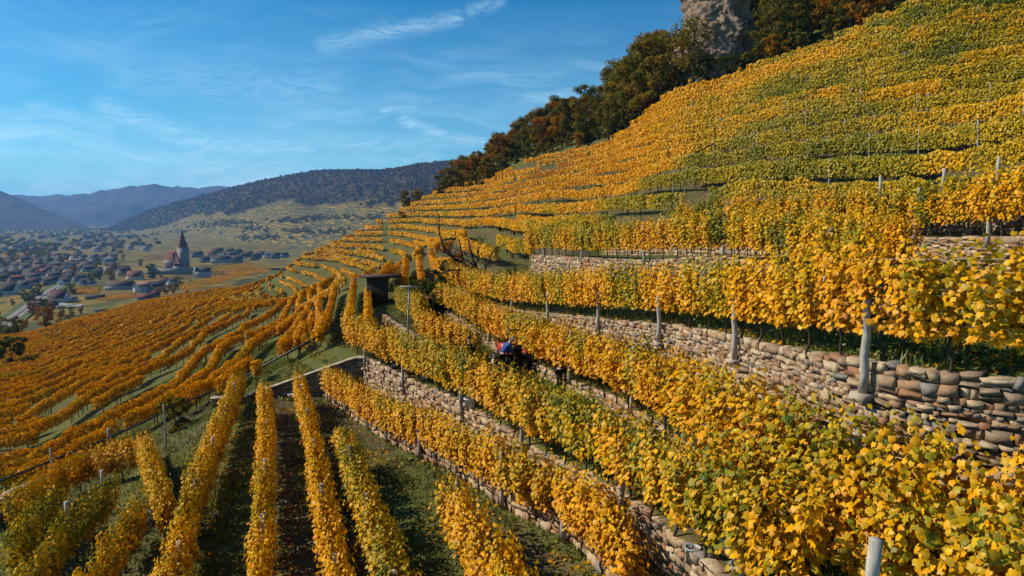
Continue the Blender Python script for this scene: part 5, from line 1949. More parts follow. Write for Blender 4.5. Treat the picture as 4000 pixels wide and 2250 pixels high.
for px, py, h, tn, lab in [(428, 1105, 17, -.20, 'large golden-brown round tree in the village centre'), (133, 1158, 14, .18, 'dark tree with a golden side beside the railway'), (75, 1165, 9, -.02, 'yellowish tree left of the railway'),
                           (112, 1230, 11, -.34, 'orange tree at the railway bend'), (180, 1232, 11, -.36, 'vivid orange tree in front of the small barn'), (140, 1222, 12, .3, 'dark tree between the two orange trees'),
                           (225, 1232, 8, .12, 'olive bush tree before the gravel yard'), (265, 1236, 8, .18, 'green bush tree right of the olive one'), (300, 1230, 7, .2, 'low green tree at the end of the yard'),
                           (272, 1150, 11, .28, 'dark green tree behind the maroon-roofed house'), (590, 1090, 20, .42, 'big dark conifer-like tree left of the church wall'), (655, 1068, 12, -.25, 'orange tree below the church wall'),
                           (700, 1066, 12, -.2, 'golden tree below the church tower'), (625, 1098, 9, -.3, 'low orange tree above the cream house'), (690, 1130, 15, .12, 'dark olive tree right of the narrow white house'),
                           (640, 1155, 11, -.28, 'golden-orange tree in front of the sunlit houses'), (610, 1160, 10, -.32, 'orange tree left of the golden one'), (665, 1150, 11, -.22, 'yellow-brown tree at the foot of the golden slope'),
                           (720, 1150, 9, -.2, 'yellow bush tree beside the slope rows'), (740, 1120, 8, .1, 'olive tree under the white tower front'), (820, 1095, 7, -.1, 'brown tree right of the white tower front'),
                           (415, 1012, 11, -.18, 'brown tree left of the pale hall'), (450, 1016, 12, -.26, 'russet tree right of the pale hall'), (480, 1015, 11, -.2, 'rust-brown tree in the line before the fields'), (545, 1040, 12, .1, 'grey-brown tree left of the church mound')]:
    floor_tree(px, py, h, tn, lab)
GT = []
for i in range(120):
    py = vr.uniform(1000, 1235) if i % 2 else vr.uniform(1000, 1110); px = vr.uniform(-60, 480)
    if abs(px - (30 + (1240 - py) * 1.95)) < 20: continue
    if py > 1120 and px > 170: continue
    tn = vr.normal(.25, .12) if vr.random() < .7 else vr.normal(-.2, .1)
    GT.append((px, py, vr.uniform(6, 11), tn, ('dark green' if tn > .03 else 'autumn brown') + ' garden tree in the %s village' % ('far' if py < 1050 else 'middle' if py < 1110 else 'near'), 'garden trees ' + ('(green)' if tn > .03 else '(brown)')))
_c = {}
for px, py, h, tn, lab, grp in sorted(GT, key=lambda q: q[0]):
    _c[lab] = _c.get(lab, 0) + 1
    floor_tree(px, py, h, tn, lab + ', ' + ordinal(_c[lab]) + ' from the left', grp)
# orange bushes where the golden slope meets the valley
for px, d, h, tn, lab in [(155, 235, 9, -.28, 'large orange bushy tree at the end of the golden slope'), (60, 225, 6, -.34, 'orange bush left of the large orange tree'), (20, 212, 7.5, .2, 'dark tree at the left edge below the village'),
                          (215, 250, 5.5, -.2, 'golden bush right of the large orange tree'), (-40, 220, 9, .25, 'dark tree cut by the left edge'), (250, 262, 4.5, -.05, 'brown bush along the slope edge')]:
    q = at_hill(px, d); tree(q, h, tn, lab)
# small vineyard plots on the valley floor behind the slope: real rows
SG = []
def plot(pixq, n, z=VZ + .3):
    """n rows between the two long sides given in photo pixels"""
    w_ = [np.array([(a - 2000) / F * dist_at(b, z), dist_at(b, z), z]) for a, b in pixq]
    for k in range(n):
        t = (k + .5) / n
        a = w_[0] * (1 - t) + w_[1] * t; b = w_[3] * (1 - t) + w_[2] * t
        m = max(2, int(np.linalg.norm(b - a) / 2))
        for j in range(m):
            SG.append((a + (b - a) * j / m, a + (b - a) * (j + 1) / m))
plot([(250, 1120), (385, 1120), (372, 1150), (270, 1150)], 14)
plot([(350, 1165), (520, 1150), (520, 1165), (380, 1178)], 16)
plot([(800, 1050), (960, 1030), (1010, 1040), (800, 1085)], 20, -71)
plot([(60, 1008), (170, 1008), (170, 1018), (60, 1018)], 16)
plot([(690, 1118), (860, 1078), (930, 1085), (700, 1150)], 22, -70)
plot([(870, 1072), (1010, 1046), (1060, 1056), (930, 1085)], 18, -69)
plot([(560, 1000), (700, 995), (690, 1012), (545, 1018)], 10)
plot([(900, 960), (1120, 945), (1140, 960), (900, 978)], 12)
SGa = np.array(SG)
ln_ = np.linalg.norm(SGa[:, 1] - SGa[:, 0], axis=1)
nn_ = rng.poisson(ln_ * 9)
ii = np.repeat(np.arange(len(SGa)), nn_)
t = rng.random(len(ii))[:, None]
c = SGa[ii, 0] * (1 - t) + SGa[ii, 1] * t + np.column_stack([rng.normal(0, .3, len(ii)), rng.normal(0, .3, len(ii)), rng.uniform(.5, 2.0, len(ii))])
V, T = kite_leaves(c, rng.normal(0, 1, (len(ii), 3)) + (-.5, -.3, .6), rng.normal(0, 1, (len(ii), 3)), rng.uniform(.5, .9, len(ii)))
la = np.zeros((len(ii), 4, 4), np.float32); la[..., 0] = np.clip(.56 - .2 * (vnoise(SGa[ii, 0, 0], SGa[ii, 0, 1], .02) > .5) + rng.normal(0, .1, len(ii)), 0, 1)[:, None]; la[..., 1] = rng.random(len(ii))[:, None]
tag(np_obj('valley_vines', V, T, M_VINE, attrs={'leaf': ('POINT', 'FLOAT_COLOR', la.reshape(-1, 4))}), 'small olive vineyard plots between the village houses', 'vines', kind='stuff')

# ------------------------------------------------------------------ haze
v, f = box(-9000, 9000, -60, 13000, -92, 520)
hz = bpy.data.materials.new('haze')
hz.use_nodes = True
tn_ = NT(hz.node_tree); tn_.n.clear()
oo = tn_.add('ShaderNodeOutputMaterial')
pv = tn_.add('ShaderNodeVolumePrincipled')
pv.inputs['Color'].default_value = (.20, .48, 1.0, 1)
pv.inputs['Density'].default_value = 7.5e-5
pv.inputs['Anisotropy'].default_value = .25
tn_.l.new(pv.outputs[0], oo.inputs['Volume'])
ho = np_obj('haze', v, [f], hz)
tag(ho, 'thin blue autumn haze over the valley', 'haze', kind='stuff')

# ------------------------------------------------------------------ grass, weeds and fallen leaves on the near terraces
gr_ = np.random.default_rng(31)


def scatter_ground(n, yr, keepf):
    Y = gr_.uniform(*yr, n * 3)
    Y = yr[0] + (yr[1] - yr[0]) * gr_.random(n * 3) ** 1.5
    K = knots(Y)[0]
    X = K[:, 0] + (K[:, 10] - K[:, 0]) * gr_.random(n * 3)
    ok = keepf(X, Y)
    return X[ok][:n], Y[ok][:n]


def off_walls(X, Y):
    K = knots(Y)[0]
    bad = np.zeros(len(X), bool)
    for k in (2, 4, 6, 8, 10):
        bad |= (X > K[:, k] - .10) & (X < K[:, k + 1] + .10)
    return ~bad & (np.abs(X / Y) < .85)


def soil_at(X, Y):
    r = np.zeros_like(X)
    for xo, yo, sl, wd in [(-4.3, 13.1, -.36, .38), (-2.4, 13.1, -.37, .36), (-.75, 17, -.55, .30)]:
        r = np.maximum(r, np.exp(-((X - (xo + sl * (Y - yo))) / wd) ** 2))
    return np.where(Y > 33.5, 0, r)


X, Y = scatter_ground(70000, (6, 46), lambda X, Y: off_walls(X, Y) & (gr_.random(len(X)) > .75 * soil_at(X, Y)) & (fbm(X, Y, .8, 2) > .36))
# the grassy slope to the left and the bank behind the field wall as well
X2_ = gr_.uniform(-30, -7, 64000); Y2_ = gr_.uniform(17, 60, 64000)
ok = ~inside(X2_, Y2_, .2) & (X2_ / Y2_ > -.85)
X = np.append(X, X2_[ok]); Y = np.append(Y, Y2_[ok])
n = len(X)
base = np.column_stack([X, Y, G(X, Y) - .01])
hgt = gr_.uniform(.06, .17, n) * (1 + .8 * (fbm(X, Y, .5, 2) > .6))
th = gr_.uniform(0, 6.28, n)
wd = gr_.uniform(.016, .034, n)
sd = np.column_stack([np.cos(th) * wd, np.sin(th) * wd, np.zeros(n)])
tip = base + np.column_stack([gr_.normal(0, .05, n), gr_.normal(0, .05, n), hgt])
V = np.stack([base - sd, base + sd, tip], 1).reshape(-1, 3)
T = np.arange(3 * n).reshape(-1, 3)
la = np.zeros((n, 3, 4), np.float32)
la[..., 0] = np.clip(.55 + gr_.normal(0, .2, n) + .5 * (fbm(X, Y, .3, 2) - .5), 0, 1)[:, None]
la[..., 1] = gr_.random(n)[:, None]
tag(np_obj('grass', V, T, M_GRASSB, attrs={'leaf': ('POINT', 'FLOAT_COLOR', la.reshape(-1, 4))}), 'short green grass on the terraces and the field', 'grass', kind='stuff')
# broad-leaved weeds
X, Y = scatter_ground(2600, (6, 40), lambda X, Y: off_walls(X, Y) & (fbm(X + 5, Y, .7, 2) > .54))
X = np.repeat(X, 5) + gr_.normal(0, .08, len(X) * 5); Y = np.repeat(Y, 5) + gr_.normal(0, .08, len(Y) * 5)
n = len(X)
c = np.column_stack([X, Y, G(X, Y) + gr_.uniform(.02, .14, n)])
V, T = kite_leaves(c, gr_.normal(0, .5, (n, 3)) + (0, 0, 1), gr_.normal(0, 1, (n, 3)), gr_.uniform(.05, .13, n))
la = np.zeros((n, 4, 4), np.float32); la[..., 0] = gr_.uniform(.4, 1, n)[:, None]; la[..., 1] = gr_.random(n)[:, None]
tag(np_obj('weeds', V, T, M_GRASSB, attrs={'leaf': ('POINT', 'FLOAT_COLOR', la.reshape(-1, 4))}), 'low broad-leaved weeds in the grass', 'weeds', kind='stuff')
# fallen leaves
X, Y = scatter_ground(9000, (6, 40), lambda X, Y: off_walls(X, Y) & (fbm(X - 9, Y, .6, 2) > .5))
for row, m in ((FROWS[0], 420), (FROWS[1], 240), (FROWS[2], 420), (rowA, 300), (rowC, 260)):
    c_, e_ = row_path(row, .02)
    k = gr_.integers(0, len(c_), m)
    X = np.append(X, c_[k, 0] + gr_.normal(.35, .35, m)); Y = np.append(Y, c_[k, 1] + gr_.normal(0, .2, m))
n = len(X)
c = np.column_stack([X, Y, G(X, Y) + gr_.uniform(.02, .09, n)])
V, T = kite_leaves(c, gr_.normal(0, .35, (n, 3)) + (0, 0, 1), gr_.normal(0, 1, (n, 3)) * (1, 1, .1), gr_.uniform(.07, .13, n))
la = np.zeros((n, 4, 4), np.float32); la[..., 0] = np.clip(gr_.normal(.28, .16, n), 0, 1)[:, None]; la[..., 1] = gr_.random(n)[:, None]
tag(np_obj('fallen_leaves', V, T, M_VINE, attrs={'leaf': ('POINT', 'FLOAT_COLOR', la.reshape(-1, 4))}), 'yellow vine leaves fallen on the grass', 'fallen leaves', kind='stuff')

# ------------------------------------------------------------------ pipes, hut, T pole, dead tree
def pipe(pix, rad, label, n=60, name='water_pipe'):
    pts = np.array([P(*q) for q in pix])
    s = np.concatenate([[0], np.cumsum(np.linalg.norm(np.diff(pts, axis=0), axis=1))])
    q = np.linspace(0, s[-1], n)
    c = np.stack([pchip(s, pts[:, k])(q) for k in range(3)], 1)
    v, f = tube(c, rad, 8)
    return tag(np_obj(name, v, fixq(f), M_PIPE, smooth=True), label, 'pipe')


pipe([(-260, 2010, 21), (0, 1880, 25), (200, 1800, 27.5), (435, 1706, 30.5), (560, 1650, 33), (680, 1590, 35), (900, 1500, 37), (1010, 1440, 37.5), (1130, 1375, 37.5), (1290, 1292, 38.5), (1420, 1245, 40.5), (1500, 1215, 43)],
     .045, 'thick black pipe sagging across the left slope to the wall end')
pipe([(1010, 1444, 37.6), (1130, 1379, 37.6), (1290, 1298, 38.6), (1420, 1252, 40.6), (1500, 1222, 43.1)], .03, 'thinner black hose strapped below the thick pipe')
def slope_pipe(pix, lab):
    pts = []
    for a, b in pix:
        q = cast(a, b, 1.75, d0=14); pts.append(q + (0, 0, 1.75))
    v, f = tube(pts, .05, 7)
    tag(np_obj('water_pipe', v, fixq(f), M_PIPE, smooth=True), lab, 'pipe')
slope_pipe([(2700, 608), (2735, 588), (2790, 560)], 'short black pipe piece beside the white posts on the upper slope')
slope_pipe([(3120, 388), (3180, 355), (3250, 318)], 'straight black pipe lying over the upper rows')
slope_pipe([(3310, 283), (3350, 262)], 'stub of black pipe higher on the upper slope')
wr = [P(1290, 1060, 120), P(1440, 1000, 108), P(1700, 900, 95), P(1980, 780, 88)]
v, f = tube(wr, .03, 5); tag(np_obj('cable', v, fixq(f), M_PIPE), 'thin dark cable running up across the nose terraces', 'cable')

# hut at the edge of the hollow
hp_ = cast(1475, 1190, 0, d0=48)
ht = empty('wooden_hut', tuple(hp_), R(8))
tag(ht, 'dark wooden hut with a flat board roof in the hollow', 'hut')
for i in range(9):
    v, f = box(-.75 + i * .17, -.75 + i * .17 + .155, -.62 + .012 * (i % 2), -.58, -.3, 2.15); np_obj('plank', v, [f], M_WOOD, ht)
v, f = box(-.77, .80, -.575, .9, -.3, 2.12); np_obj('wall', v, [f], M_WOOD, ht)
v, f = box(-1.2, 1.9, -.95, 1.2, 2.17, 2.29); np_obj('roof', v, [f], M_WOOD, ht)
v, f = tube([(1.75, -.8, -.3), (1.75, -.8, 2.17)], .05, 6); np_obj('post', v, fixq(f), M_WOOD, ht)
# T pole
tb = P(1592, 1328, 36.5)
tpz = empty('t_pole', tuple(tb))
tag(tpz, 'tall grey wooden pole with a crossbar on top', 'pole')
v, f = tube([(0, 0, -.2), (.06, 0, 1.4), (.16, 0, 2.9)], [.06, .055, .05], 8); np_obj('pole', v, fixq(f), M_POST, tpz, smooth=True)
v, f = box(-.35, .72, -.04, .04, 2.86, 2.94); np_obj('crossbar', v, [f], M_POST, tpz)


# dead tree: recursive bare branches
def dead_tree(loc, label):
    r = np.random.default_rng(12)
    parts = []

    def grow(p, dirn, L, rad, lev):
        pts = [p]
        d = dirn / np.linalg.norm(dirn)
        for i in range(4):
            d = d + r.normal(0, .20, 3) + (0, 0, .05)
            d /= np.linalg.norm(d)
            pts.append(pts[-1] + d * L / 4)
        parts.append(tube(pts, np.linspace(rad, rad * .5, 5), 5))
        if lev > 0:
            for k in range(3 if lev > 1 else 4):
                i = r.integers(1, 5)
                nd = d + r.normal(0, .62, 3); nd[2] = nd[2] * .6 + .1
                grow(pts[i], nd, L * r.uniform(.5, .72), rad * .5, lev - 1)
    grow(np.zeros(3), np.array([-.8, -.1, .40]), 3.2, .17, 3)
    grow(np.array([0, 0, .1]), np.array([-.55, .2, .75]), 3.0, .13, 3)
    grow(np.array([0, 0, .1]), np.array([.45, -.1, .75]), 1.8, .09, 2)
    grow(np.array([-.2, 0, .4]), np.array([-.8, -.5, -.02]), 3.2, .10, 3)
    v, f = join(parts)
    o = empty('dead_tree', loc)
    np_obj('branches', v, f, M_TBARK, o, smooth=True)
    v, f = tube([(0, 0, -.5), (.05, 0, .0), (-.05, 0, .35)], [.26, .22, .15], 9)
    np_obj('trunk', v, fixq(f), M_TBARK, o, smooth=True)
    tag(o, label, 'tree')


dq = P(1885, 1062, 46.0)
dead_tree((dq[0], dq[1], float(G(dq[0], dq[1])) + .5), 'leafless dark dead tree with tangled branches left of the rows')
for px, d, h, tn, lab in [(1690, 46, 2.6, .38, 'dark green ivy-covered shrub behind the T pole'), (1760, 47, 2.3, .35, 'dark green shrub below the dead tree'), (1640, 50, 1.8, .3, 'low dark green thicket beside the hut'), (650, 33.5, 1.7, .1, 'small dark leafy clump by the grey post under the pipe')]:
    x_ = (px - 2000) / F * d
    tree((x_, d, float(G(x_, d))), h, tn, lab, kinds=BUSH, ref=4.0, name='shrub', cat='shrub')

# ------------------------------------------------------------------ buckets, tubs, sack
def lathe(prof_, n=22):
    prof_ = np.array(prof_, float)
    th = np.arange(n) * 2 * math.pi / n
    V = np.concatenate([np.stack([r_ * np.cos(th), r_ * np.sin(th), np.full(n, z_)], 1) for r_, z_ in prof_])
    m = len(prof_)
    i0 = np.arange(m - 1)[:, None] * n + np.arange(n); i1 = np.arange(m - 1)[:, None] * n + (np.arange(n) + 1) % n
    return V, np.stack([i0, i1, i1 + n, i0 + n], -1).reshape(-1, 4)


M_PLW = simple_mat('white_plastic', (.72, .72, .70), .45, .06, 3, .4, .02)
M_PLB = simple_mat('black_plastic', (.02, .02, .022), .5, .2, 3, .4, .05)
M_PLO = simple_mat('orange_plastic', (.65, .25, .02), .5, .1, 3, .4, .02)
M_PLG = simple_mat('grey_plastic', (.34, .36, .38), .5, .1, 3, .4, .02)
M_RED = simple_mat('red_paint', (.45, .035, .02), .4, .15, 2, .4, .02)
M_SACK = simple_mat('grey_cloth', (.22, .20, .17), .95, .3, 6, .1, .4)


def bucket(loc, r0, h, mat, label, handle=True, rz=0.0):
    o = empty('bucket', loc, rz)
    tag(o, label, 'bucket')
    v, f = lathe([(.02, .01), (r0 * .80, .01), (r0 * .82, 0), (r0 * .97, h * .88), (r0 * 1.05, h * .88), (r0 * 1.05, h), (r0 * .98, h), (r0 * .79, .03), (.02, .03)])
    np_obj('body', v, f, mat, o, smooth=False)
    if handle:
        a = np.linspace(0, math.pi, 12)
        v, f = tube(np.stack([r0 * 1.05 * np.cos(a), np.full(12, -.03) - .12 * np.sin(a), h * .9 - .16 * np.sin(a)], 1), .006, 5)
        np_obj('handle', v, fixq(f), M_WIRE, o)
    return o


def on_b(px, py, z=None, d0=6):
    q = cast(px, py, 0, d0=d0)
    return tuple(q)


bucket((3.66, 11.0, float(G(3.66, 11.0))), .17, .34, M_PLW, 'white plastic bucket under the golden row at the bottom')
bucket(on_b(1842, 1592), .26, .36, M_PLW, 'white tub behind the post on top of the tall wall')
bucket(on_b(1668, 1492), .24, .30, M_PLG, 'pale grey tub hanging back on the tall wall top')
bucket(on_b(1602, 1462), .17, .30, M_PLO, 'orange bucket behind the double post on the tall wall')
bucket(on_b(1138, 1568), .16, .36, M_PLW, 'white canister leaning at the foot of the shaded end wall', handle=False)
bucket(on_b(1158, 1566), .12, .30, M_PLG, 'bluish container beside the white canister', handle=False)
bucket(on_b(712, 1655), .20, .32, M_PLB, 'black bucket with a white rim on the slope under the pipe')
bucket(on_b(2705, 2200), .13, .30, M_PLG, 'grey bucket half hidden by leaves at the bottom')


def crate(loc, rz, label, mat=M_PLB):
    o = empty('harvest_crate', loc, rz)
    tag(o, label, 'crate')
    for nm, b_ in (('floor', (-.3, .3, -.2, .2, 0, .02)), ('side', (-.3, .3, -.22, -.2, 0, .3)), ('side', (-.3, .3, .2, .22, 0, .3)), ('end', (-.32, -.3, -.22, .22, 0, .3)), ('end', (.3, .32, -.22, .22, 0, .3))):
        v, f = box(*b_); np_obj(nm, v, [f], mat, o)
    for sx in (-1, 1):
        v, f = box(sx * .325 - .012, sx * .325 + .012, -.12, .12, .27, .31); np_obj('grip', v, [f], mat, o)


crate(on_b(1512, 1418), .4, 'black harvest crate near the wall corner')
crate(on_b(1560, 1440), .2, 'black harvest crate left of the double post')
crate(on_b(1690, 1372), .9, 'dark crate beside the short bright wall')
# grey sack under the vines at the bottom
sk = on_b(2950, 2215)
v, f = lathe([(.01, 0), (.24, .01), (.30, .10), (.25, .22), (.12, .30), (.05, .33), (.08, .38), (.01, .38)], 20)
v = v * (1.5, 1.0, .72) + .05 * np.random.default_rng(2).normal(0, 1, v.shape) * (.6, .6, .35)
o = np_obj('sack', v, f, M_SACK, smooth=True); o.location = sk; o.rotation_euler = (0, 0, .4)
tag(o, 'crumpled grey sack lying under the golden row at the bottom', 'sack')

# rusty cart under the shrub
cq = cast(1672, 1205, 0, d0=38)
ct = empty('cart', tuple(cq), R(25)); tag(ct, 'old reddish cart in the shade behind the T pole', 'cart')
v, f = box(-.7, .7, -.4, .4, .35, .75); np_obj('tray', v, [f], simple_mat('rust', (.22, .07, .04), .9, .4, 4), ct)
for sx in (-.45, .45):
    v, f = tube([(sx, -.46, .26), (sx, -.38, .26)], .26, 14); np_obj('wheel', v, fixq(f), M_PLB, ct)
    v, f = tube([(sx, .38, .26), (sx, .46, .26)], .26, 14); np_obj('wheel', v, fixq(f), M_PLB, ct)

# ------------------------------------------------------------------ small vineyard tractor
tx, ty = .02, 29.6
tr = empty('tractor', (tx, ty, float(G(tx, ty))), R(112))      # local +x is forward
tag(tr, 'small orange-red vineyard tractor with a roll bar, half hidden by vines', 'tractor')
v, f = box(-.55, 1.25, -.28, .28, .42, .72); np_obj('chassis', v, [f], M_PLB, tr)
v = np.array([(.25, -.3, .7), (1.3, -.26, .68), (1.3, .26, .68), (.25, .3, .7), (.25, -.28, 1.12), (1.28, -.2, 1.0), (1.28, .2, 1.0), (.25, .28, 1.12)])
np_obj('hood', v, [np.array([(3, 2, 1, 0), (4, 5, 6, 7), (0, 1, 5, 4), (1, 2, 6, 5), (2, 3, 7, 6), (3, 0, 4, 7)])], M_RED, tr)
v, f = box(-.5, -.05, -.24, .24, .72, .86); np_obj('seat', v, [f], M_PLB, tr)
v, f = box(-.56, -.48, -.22, .22, .84, 1.2); np_obj('backrest', v, [f], M_PLB, tr)
a = [(-.6, -.46, .5), (-.6, -.46, 1.75), (-.6, -.38, 1.88), (-.6, .38, 1.88), (-.6, .46, 1.75), (-.6, .46, .5)]
v, f = tube(a, .035, 8); np_obj('roll_bar', v, fixq(f), M_PLB, tr)
v, f = tube([(.25, 0, 1.05), (.1, 0, 1.2)], .02, 6); np_obj('steering_column', v, fixq(f), M_PLB, tr)
th = np.linspace(0, 2 * math.pi, 17)
v, f = tube(np.stack([.1 + .06 * np.cos(th), .17 * np.sin(th), 1.22 + .15 * np.cos(th)], 1), .016, 5); np_obj('steering_wheel', v, fixq(f), M_PLB, tr)
for sy in (-1, 1):
    v, f = box(-.75, -.1, sy * .46 - .13, sy * .46 + .13, .82, .87); np_obj('fender', v, [f], M_RED, tr)
M_RIM = simple_mat('rim_paint', (.52, .52, .50), .5, .1, 3, .4, .02)
for wx, wr_, ww in ((-.42, .37, .24), (1.0, .30, .2)):
    for sy in (-1, 1):
        wo_ = empty('wheel', (wx, sy * .48, wr_)); wo_.parent = tr
        wo_.rotation_euler = (math.pi / 2, 0, 0)
        v, f = lathe([(wr_ * .6, -ww / 2), (wr_ * .9, -ww / 2), (wr_, -ww * .35), (wr_, ww * .35), (wr_ * .9, ww / 2), (wr_ * .6, ww / 2), (wr_ * .6, -ww / 2)], 28)
        ty_ = np_obj('tyre', v, f, M_PLB, wo_)
        v, f = lathe([(.02, -ww * .1), (wr_ * .35, -ww * .1), (wr_ * .6, -ww * .42), (wr_ * .62, ww * .42), (wr_ * .35, ww * .1), (.02, ww * .1)], 24)
        np_obj('rim', v, f, M_RIM, wo_)
# ------------------------------------------------------------------ people
M_SKIN = simple_mat('skin', (.46, .26, .18), .6, .08, 6, .3, .02)
M_HAIR = simple_mat('hair_dark', (.035, .022, .015), .8, .3, 20, .2, .2)
M_HAIRG = simple_mat('hair_grey', (.36, .35, .34), .8, .3, 20, .2, .2)


def skin_obj(name, verts, edges, radii, mat, parent, sub=2, root=0):
    me = bpy.data.meshes.new(name)
    me.from_pydata([tuple(v) for v in verts], edges, [])
    o = bpy.data.objects.new(name, me)
    COL.objects.link(o)
    md = o.modifiers.new('skin', 'SKIN'); md.use_smooth_shade = True
    for i, r_ in enumerate(radii):
        rr = r_ if isinstance(r_, tuple) else (r_, r_)
        me.skin_vertices[0].data[i].radius = rr
    me.skin_vertices[0].data[root].use_root = True
    sb = o.modifiers.new('sub', 'SUBSURF'); sb.levels = sub; sb.render_levels = sub
    dg = bpy.context.evaluated_depsgraph_get()
    nm = bpy.data.meshes.new_from_object(o.evaluated_get(dg))
    bpy.data.objects.remove(o)
    nm.materials.clear(); nm.materials.append(mat)
    for p in nm.polygons: p.use_smooth = True
    r = bpy.data.objects.new(name, nm)
    return link(r, parent)


def ellipsoid(c, r, n=14, m=10, zmin=-1.0):
    V = []
    for i in range(m + 1):
        ph = -math.pi / 2 + math.pi * i / m
        z = max(math.sin(ph), zmin)
        for k in range(n):
            th = 2 * math.pi * k / n
            V.append((c[0] + r[0] * math.cos(ph) * math.cos(th), c[1] + r[1] * math.cos(ph) * math.sin(th), c[2] + r[2] * z))
    i0 = np.arange(m)[:, None] * n + np.arange(n); i1 = np.arange(m)[:, None] * n + (np.arange(n) + 1) % n
    return np.array(V), np.stack([i0, i1, i1 + n, i0 + n], -1).reshape(-1, 4)


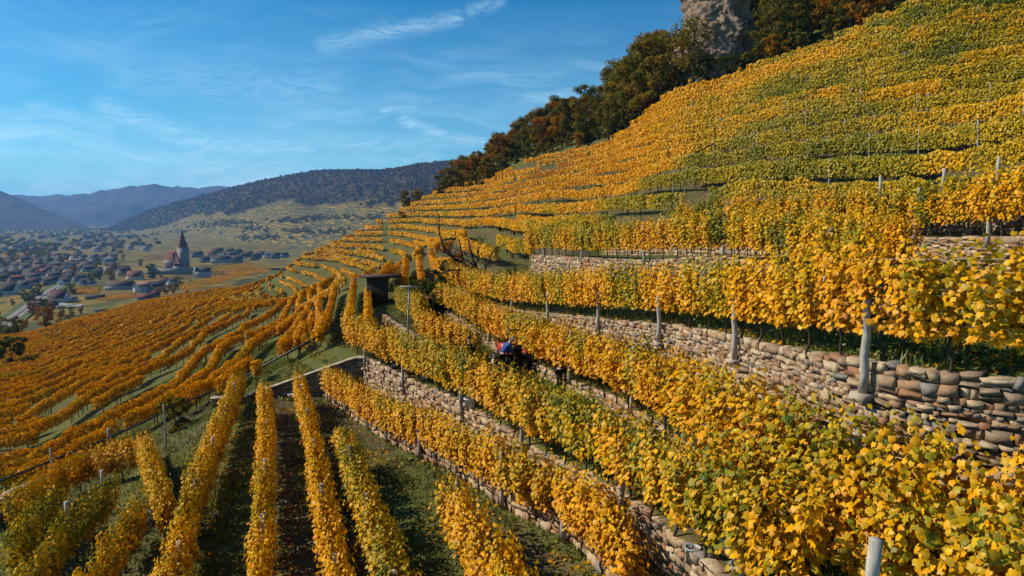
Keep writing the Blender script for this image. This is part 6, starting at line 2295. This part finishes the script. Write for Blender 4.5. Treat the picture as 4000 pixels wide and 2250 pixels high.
def person(loc, rz, bend, jacket, trousers, label, hair=M_HAIR, hat=None, h=1.74, head_turn=0.0, arms='down', hood=None):
    """local +y is where the person faces; bend = forward lean of the trunk"""
    o = empty('person', loc, rz)
    tag(o, label, 'person')
    k = h / 1.74
    cb, sb_ = math.cos(bend), math.sin(bend)

    def up(x, y, z):                       # a point of the trunk, z measured from the hip
        return ((x) * k, (y * cb + z * sb_) * k, (.92 + z * cb - y * sb_) * k)
    hip = (0, 0, .92 * k)
    J = [hip, up(0, .0, .22), up(0, .01, .44), up(0, .02, .56), up(0, .05, .66), up(0, .07, .74), up(0, .07, .82)]
    E_ = [(0, 1), (1, 2), (2, 3), (3, 4), (4, 5), (5, 6)]
    Rr = [(.15, .11), (.14, .10), (.16, .11), (.055, .055), (.075, .085), (.085, .098), (.05, .06)]
    Rr = [tuple(q * k for q in r_) for r_ in Rr]
    arm = []
    for s in (-1, 1):
        sh = up(s * .19, 0, .46)
        if arms == 'down':
            el_, ha = up(s * .25, -.02, .18), up(s * .24, .12, -.06)
        else:
            el_, ha = up(s * .25, .18, .28), up(s * .14, .42, .30)
        hand = tuple(np.array(ha) + (np.array(ha) - np.array(el_)) * .32)
        i = len(J); J += [sh, el_, ha, hand]; E_ += [(2, i), (i, i + 1), (i + 1, i + 2), (i + 2, i + 3)]; Rr += [(.062 * k, .062 * k), (.045 * k, .045 * k), (.03 * k, .03 * k), (.036 * k, .02 * k)]
        arm.append((sh, el_, ha, hand))
    leg = []
    for s in (-1, 1):
        a_, b_, c_, d_ = (s * .09 * k, -.01, .86 * k), (s * .11 * k, .03, .48 * k), (s * .12 * k, -.02, .07 * k), (s * .13 * k, .14, .03 * k)
        i = len(J); J += [a_, b_, c_, d_]; E_ += [(0, i), (i, i + 1), (i + 1, i + 2), (i + 2, i + 3)]; Rr += [(.085 * k,) * 2, (.06 * k,) * 2, (.042 * k,) * 2, (.04 * k, .03 * k)]
        leg.append((a_, b_, c_, d_))
    body = skin_obj('body', J, E_, Rr, M_SKIN, o)
    # fingers and face as parts of the body's detail
    hc = np.array(up(0, .085, .745))
    fw_ = np.array([math.sin(head_turn), cb * math.cos(head_turn), -sb_ * math.cos(head_turn)])
    upv = np.array([0, sb_, cb])
    parts = []
    nv, nf = ellipsoid(hc + fw_ * .098 * k, (.014, .022, .02), 8, 6); parts.append((nv, [nf]))
    for s in (-1, 1):
        side_ = np.cross(fw_, upv) * s
        parts.append((lambda q: (q[0], [q[1]]))(ellipsoid(hc + side_ * .082 * k, (.012, .022, .032), 8, 6)))
    v, f = join(parts); np_obj('face_features', v, f, M_SKIN, body, smooth=True)
    for s in (-1, 1):
        e_ = hc + fw_ * .088 * k + np.cross(fw_, upv) * s * .032 + upv * .02
        v, f = ellipsoid(e_, (.010, .008, .008), 8, 6); np_obj('eye', v, [f], M_PLB, body, smooth=True)
    for sh, el_, ha, hand in arm:
        dv_ = np.array(hand) - np.array(ha); dv_ /= np.linalg.norm(dv_)
        sd_ = np.cross(dv_, (0, 0, 1)); sd_ /= np.linalg.norm(sd_) + 1e-9
        fl = []
        for q, (u, L) in enumerate([(-.028, .06), (-.010, .075), (.008, .08), (.026, .068)]):
            b0_ = np.array(hand) + sd_ * u
            fl.append(tube([b0_, b0_ + dv_ * L * .55, b0_ + dv_ * L + (0, 0, -.03)], [.0095, .009, .007], 6))
        b0_ = np.array(ha) + dv_ * .03 + sd_ * -.035
        fl.append(tube([b0_, b0_ - sd_ * .03 + dv_ * .03, b0_ - sd_ * .035 + dv_ * .065], [.011, .010, .008], 6))
        v, f = join(fl); np_obj('fingers', v, f, M_SKIN, body, smooth=True)
    # clothes
    jv = [J[0], J[1], J[2], up(0, .015, .52)]
    je = [(0, 1), (1, 2), (2, 3)]
    jr = [(.185 * k, .145 * k), (.175 * k, .135 * k), (.195 * k, .14 * k), (.09 * k, .09 * k)]
    for sh, el_, ha, hand in arm:
        i = len(jv); jv += [sh, el_, ha]; je += [(2, i), (i, i + 1), (i + 1, i + 2)]; jr += [(.088 * k,) * 2, (.066 * k,) * 2, (.05 * k,) * 2]
    skin_obj('jacket', jv, je, jr, jacket, o)
    tv_ = [(0, 0, .95 * k)]; te = []; trr = [(.17 * k, .13 * k)]
    for a_, b_, c_, d_ in leg:
        i = len(tv_); tv_ += [a_, b_, c_]; te += [(0, i), (i, i + 1), (i + 1, i + 2)]; trr += [(.105 * k,) * 2, (.08 * k,) * 2, (.065 * k,) * 2]
    skin_obj('trousers', tv_, te, trr, trousers, o)
    for a_, b_, c_, d_ in leg:
        v, f = ellipsoid((c_[0], .06, .045), (.055, .14, .055)); np_obj('shoe', v, [f], M_PLB, o, smooth=True)
    hp2 = hc + upv * .035 - fw_ * .022
    v, f = ellipsoid((0, 0, 0), (.098 * k, .112 * k, .10 * k), 16, 10, -.25)
    hh = np_obj('hair' if hat is None else 'cap', v, [f], hair if hat is None else hat, o, smooth=True)
    hh.location = hp2; hh.rotation_euler = (-bend * .9, 0, -head_turn)
    if hood is not None:
        v, f = ellipsoid((0, 0, 0), (.15 * k, .13 * k, .09 * k), 14, 8)
        ho_ = np_obj('hood', v, [f], hood, o, smooth=True); ho_.location = up(0, -.10, .54); ho_.rotation_euler = (-bend, 0, 0)
    return o


def cloth(n, c): return simple_mat(n, c, .9, .25, 5, .15, .3)


M_JB, M_JN, M_JBL, M_TR = cloth('black_jacket', (.012, .011, .016)), cloth('navy_jacket', (.015, .02, .045)), cloth('blue_jacket', (.035, .085, .26)), cloth('dark_trousers', (.02, .02, .025))


def gz(x, y): return float(G(x, y))


px_, py_ = -1.72, 28.0
person((px_, py_, gz(px_, py_)), R(28), R(6), M_JB, M_TR, 'person in a dark jacket seen from behind, working on the tractor terrace', head_turn=-.5, arms='reach', h=1.78)
px_, py_ = -.42, 28.6
person((px_, py_, gz(px_, py_)), R(-58), R(38), M_JBL, M_TR, 'person in a bright blue jacket stooping beside the tractor', hat=M_PLW, arms='reach')
px_, py_ = 1.75, 24.9
person((px_, py_, gz(px_, py_) - .1), R(-70), R(30), M_JN, M_TR, 'person with a brown cap stooping among the golden vines', hat=simple_mat('brown_cap', (.10, .06, .05), .9), arms='reach', h=1.7)
px_, py_ = 3.62, 13.1
person((px_, py_, gz(px_, py_)), R(-82), R(16), M_JN, M_TR, 'grey-haired person in a navy top bending into the golden row', hair=M_HAIRG, arms='reach', h=1.66)
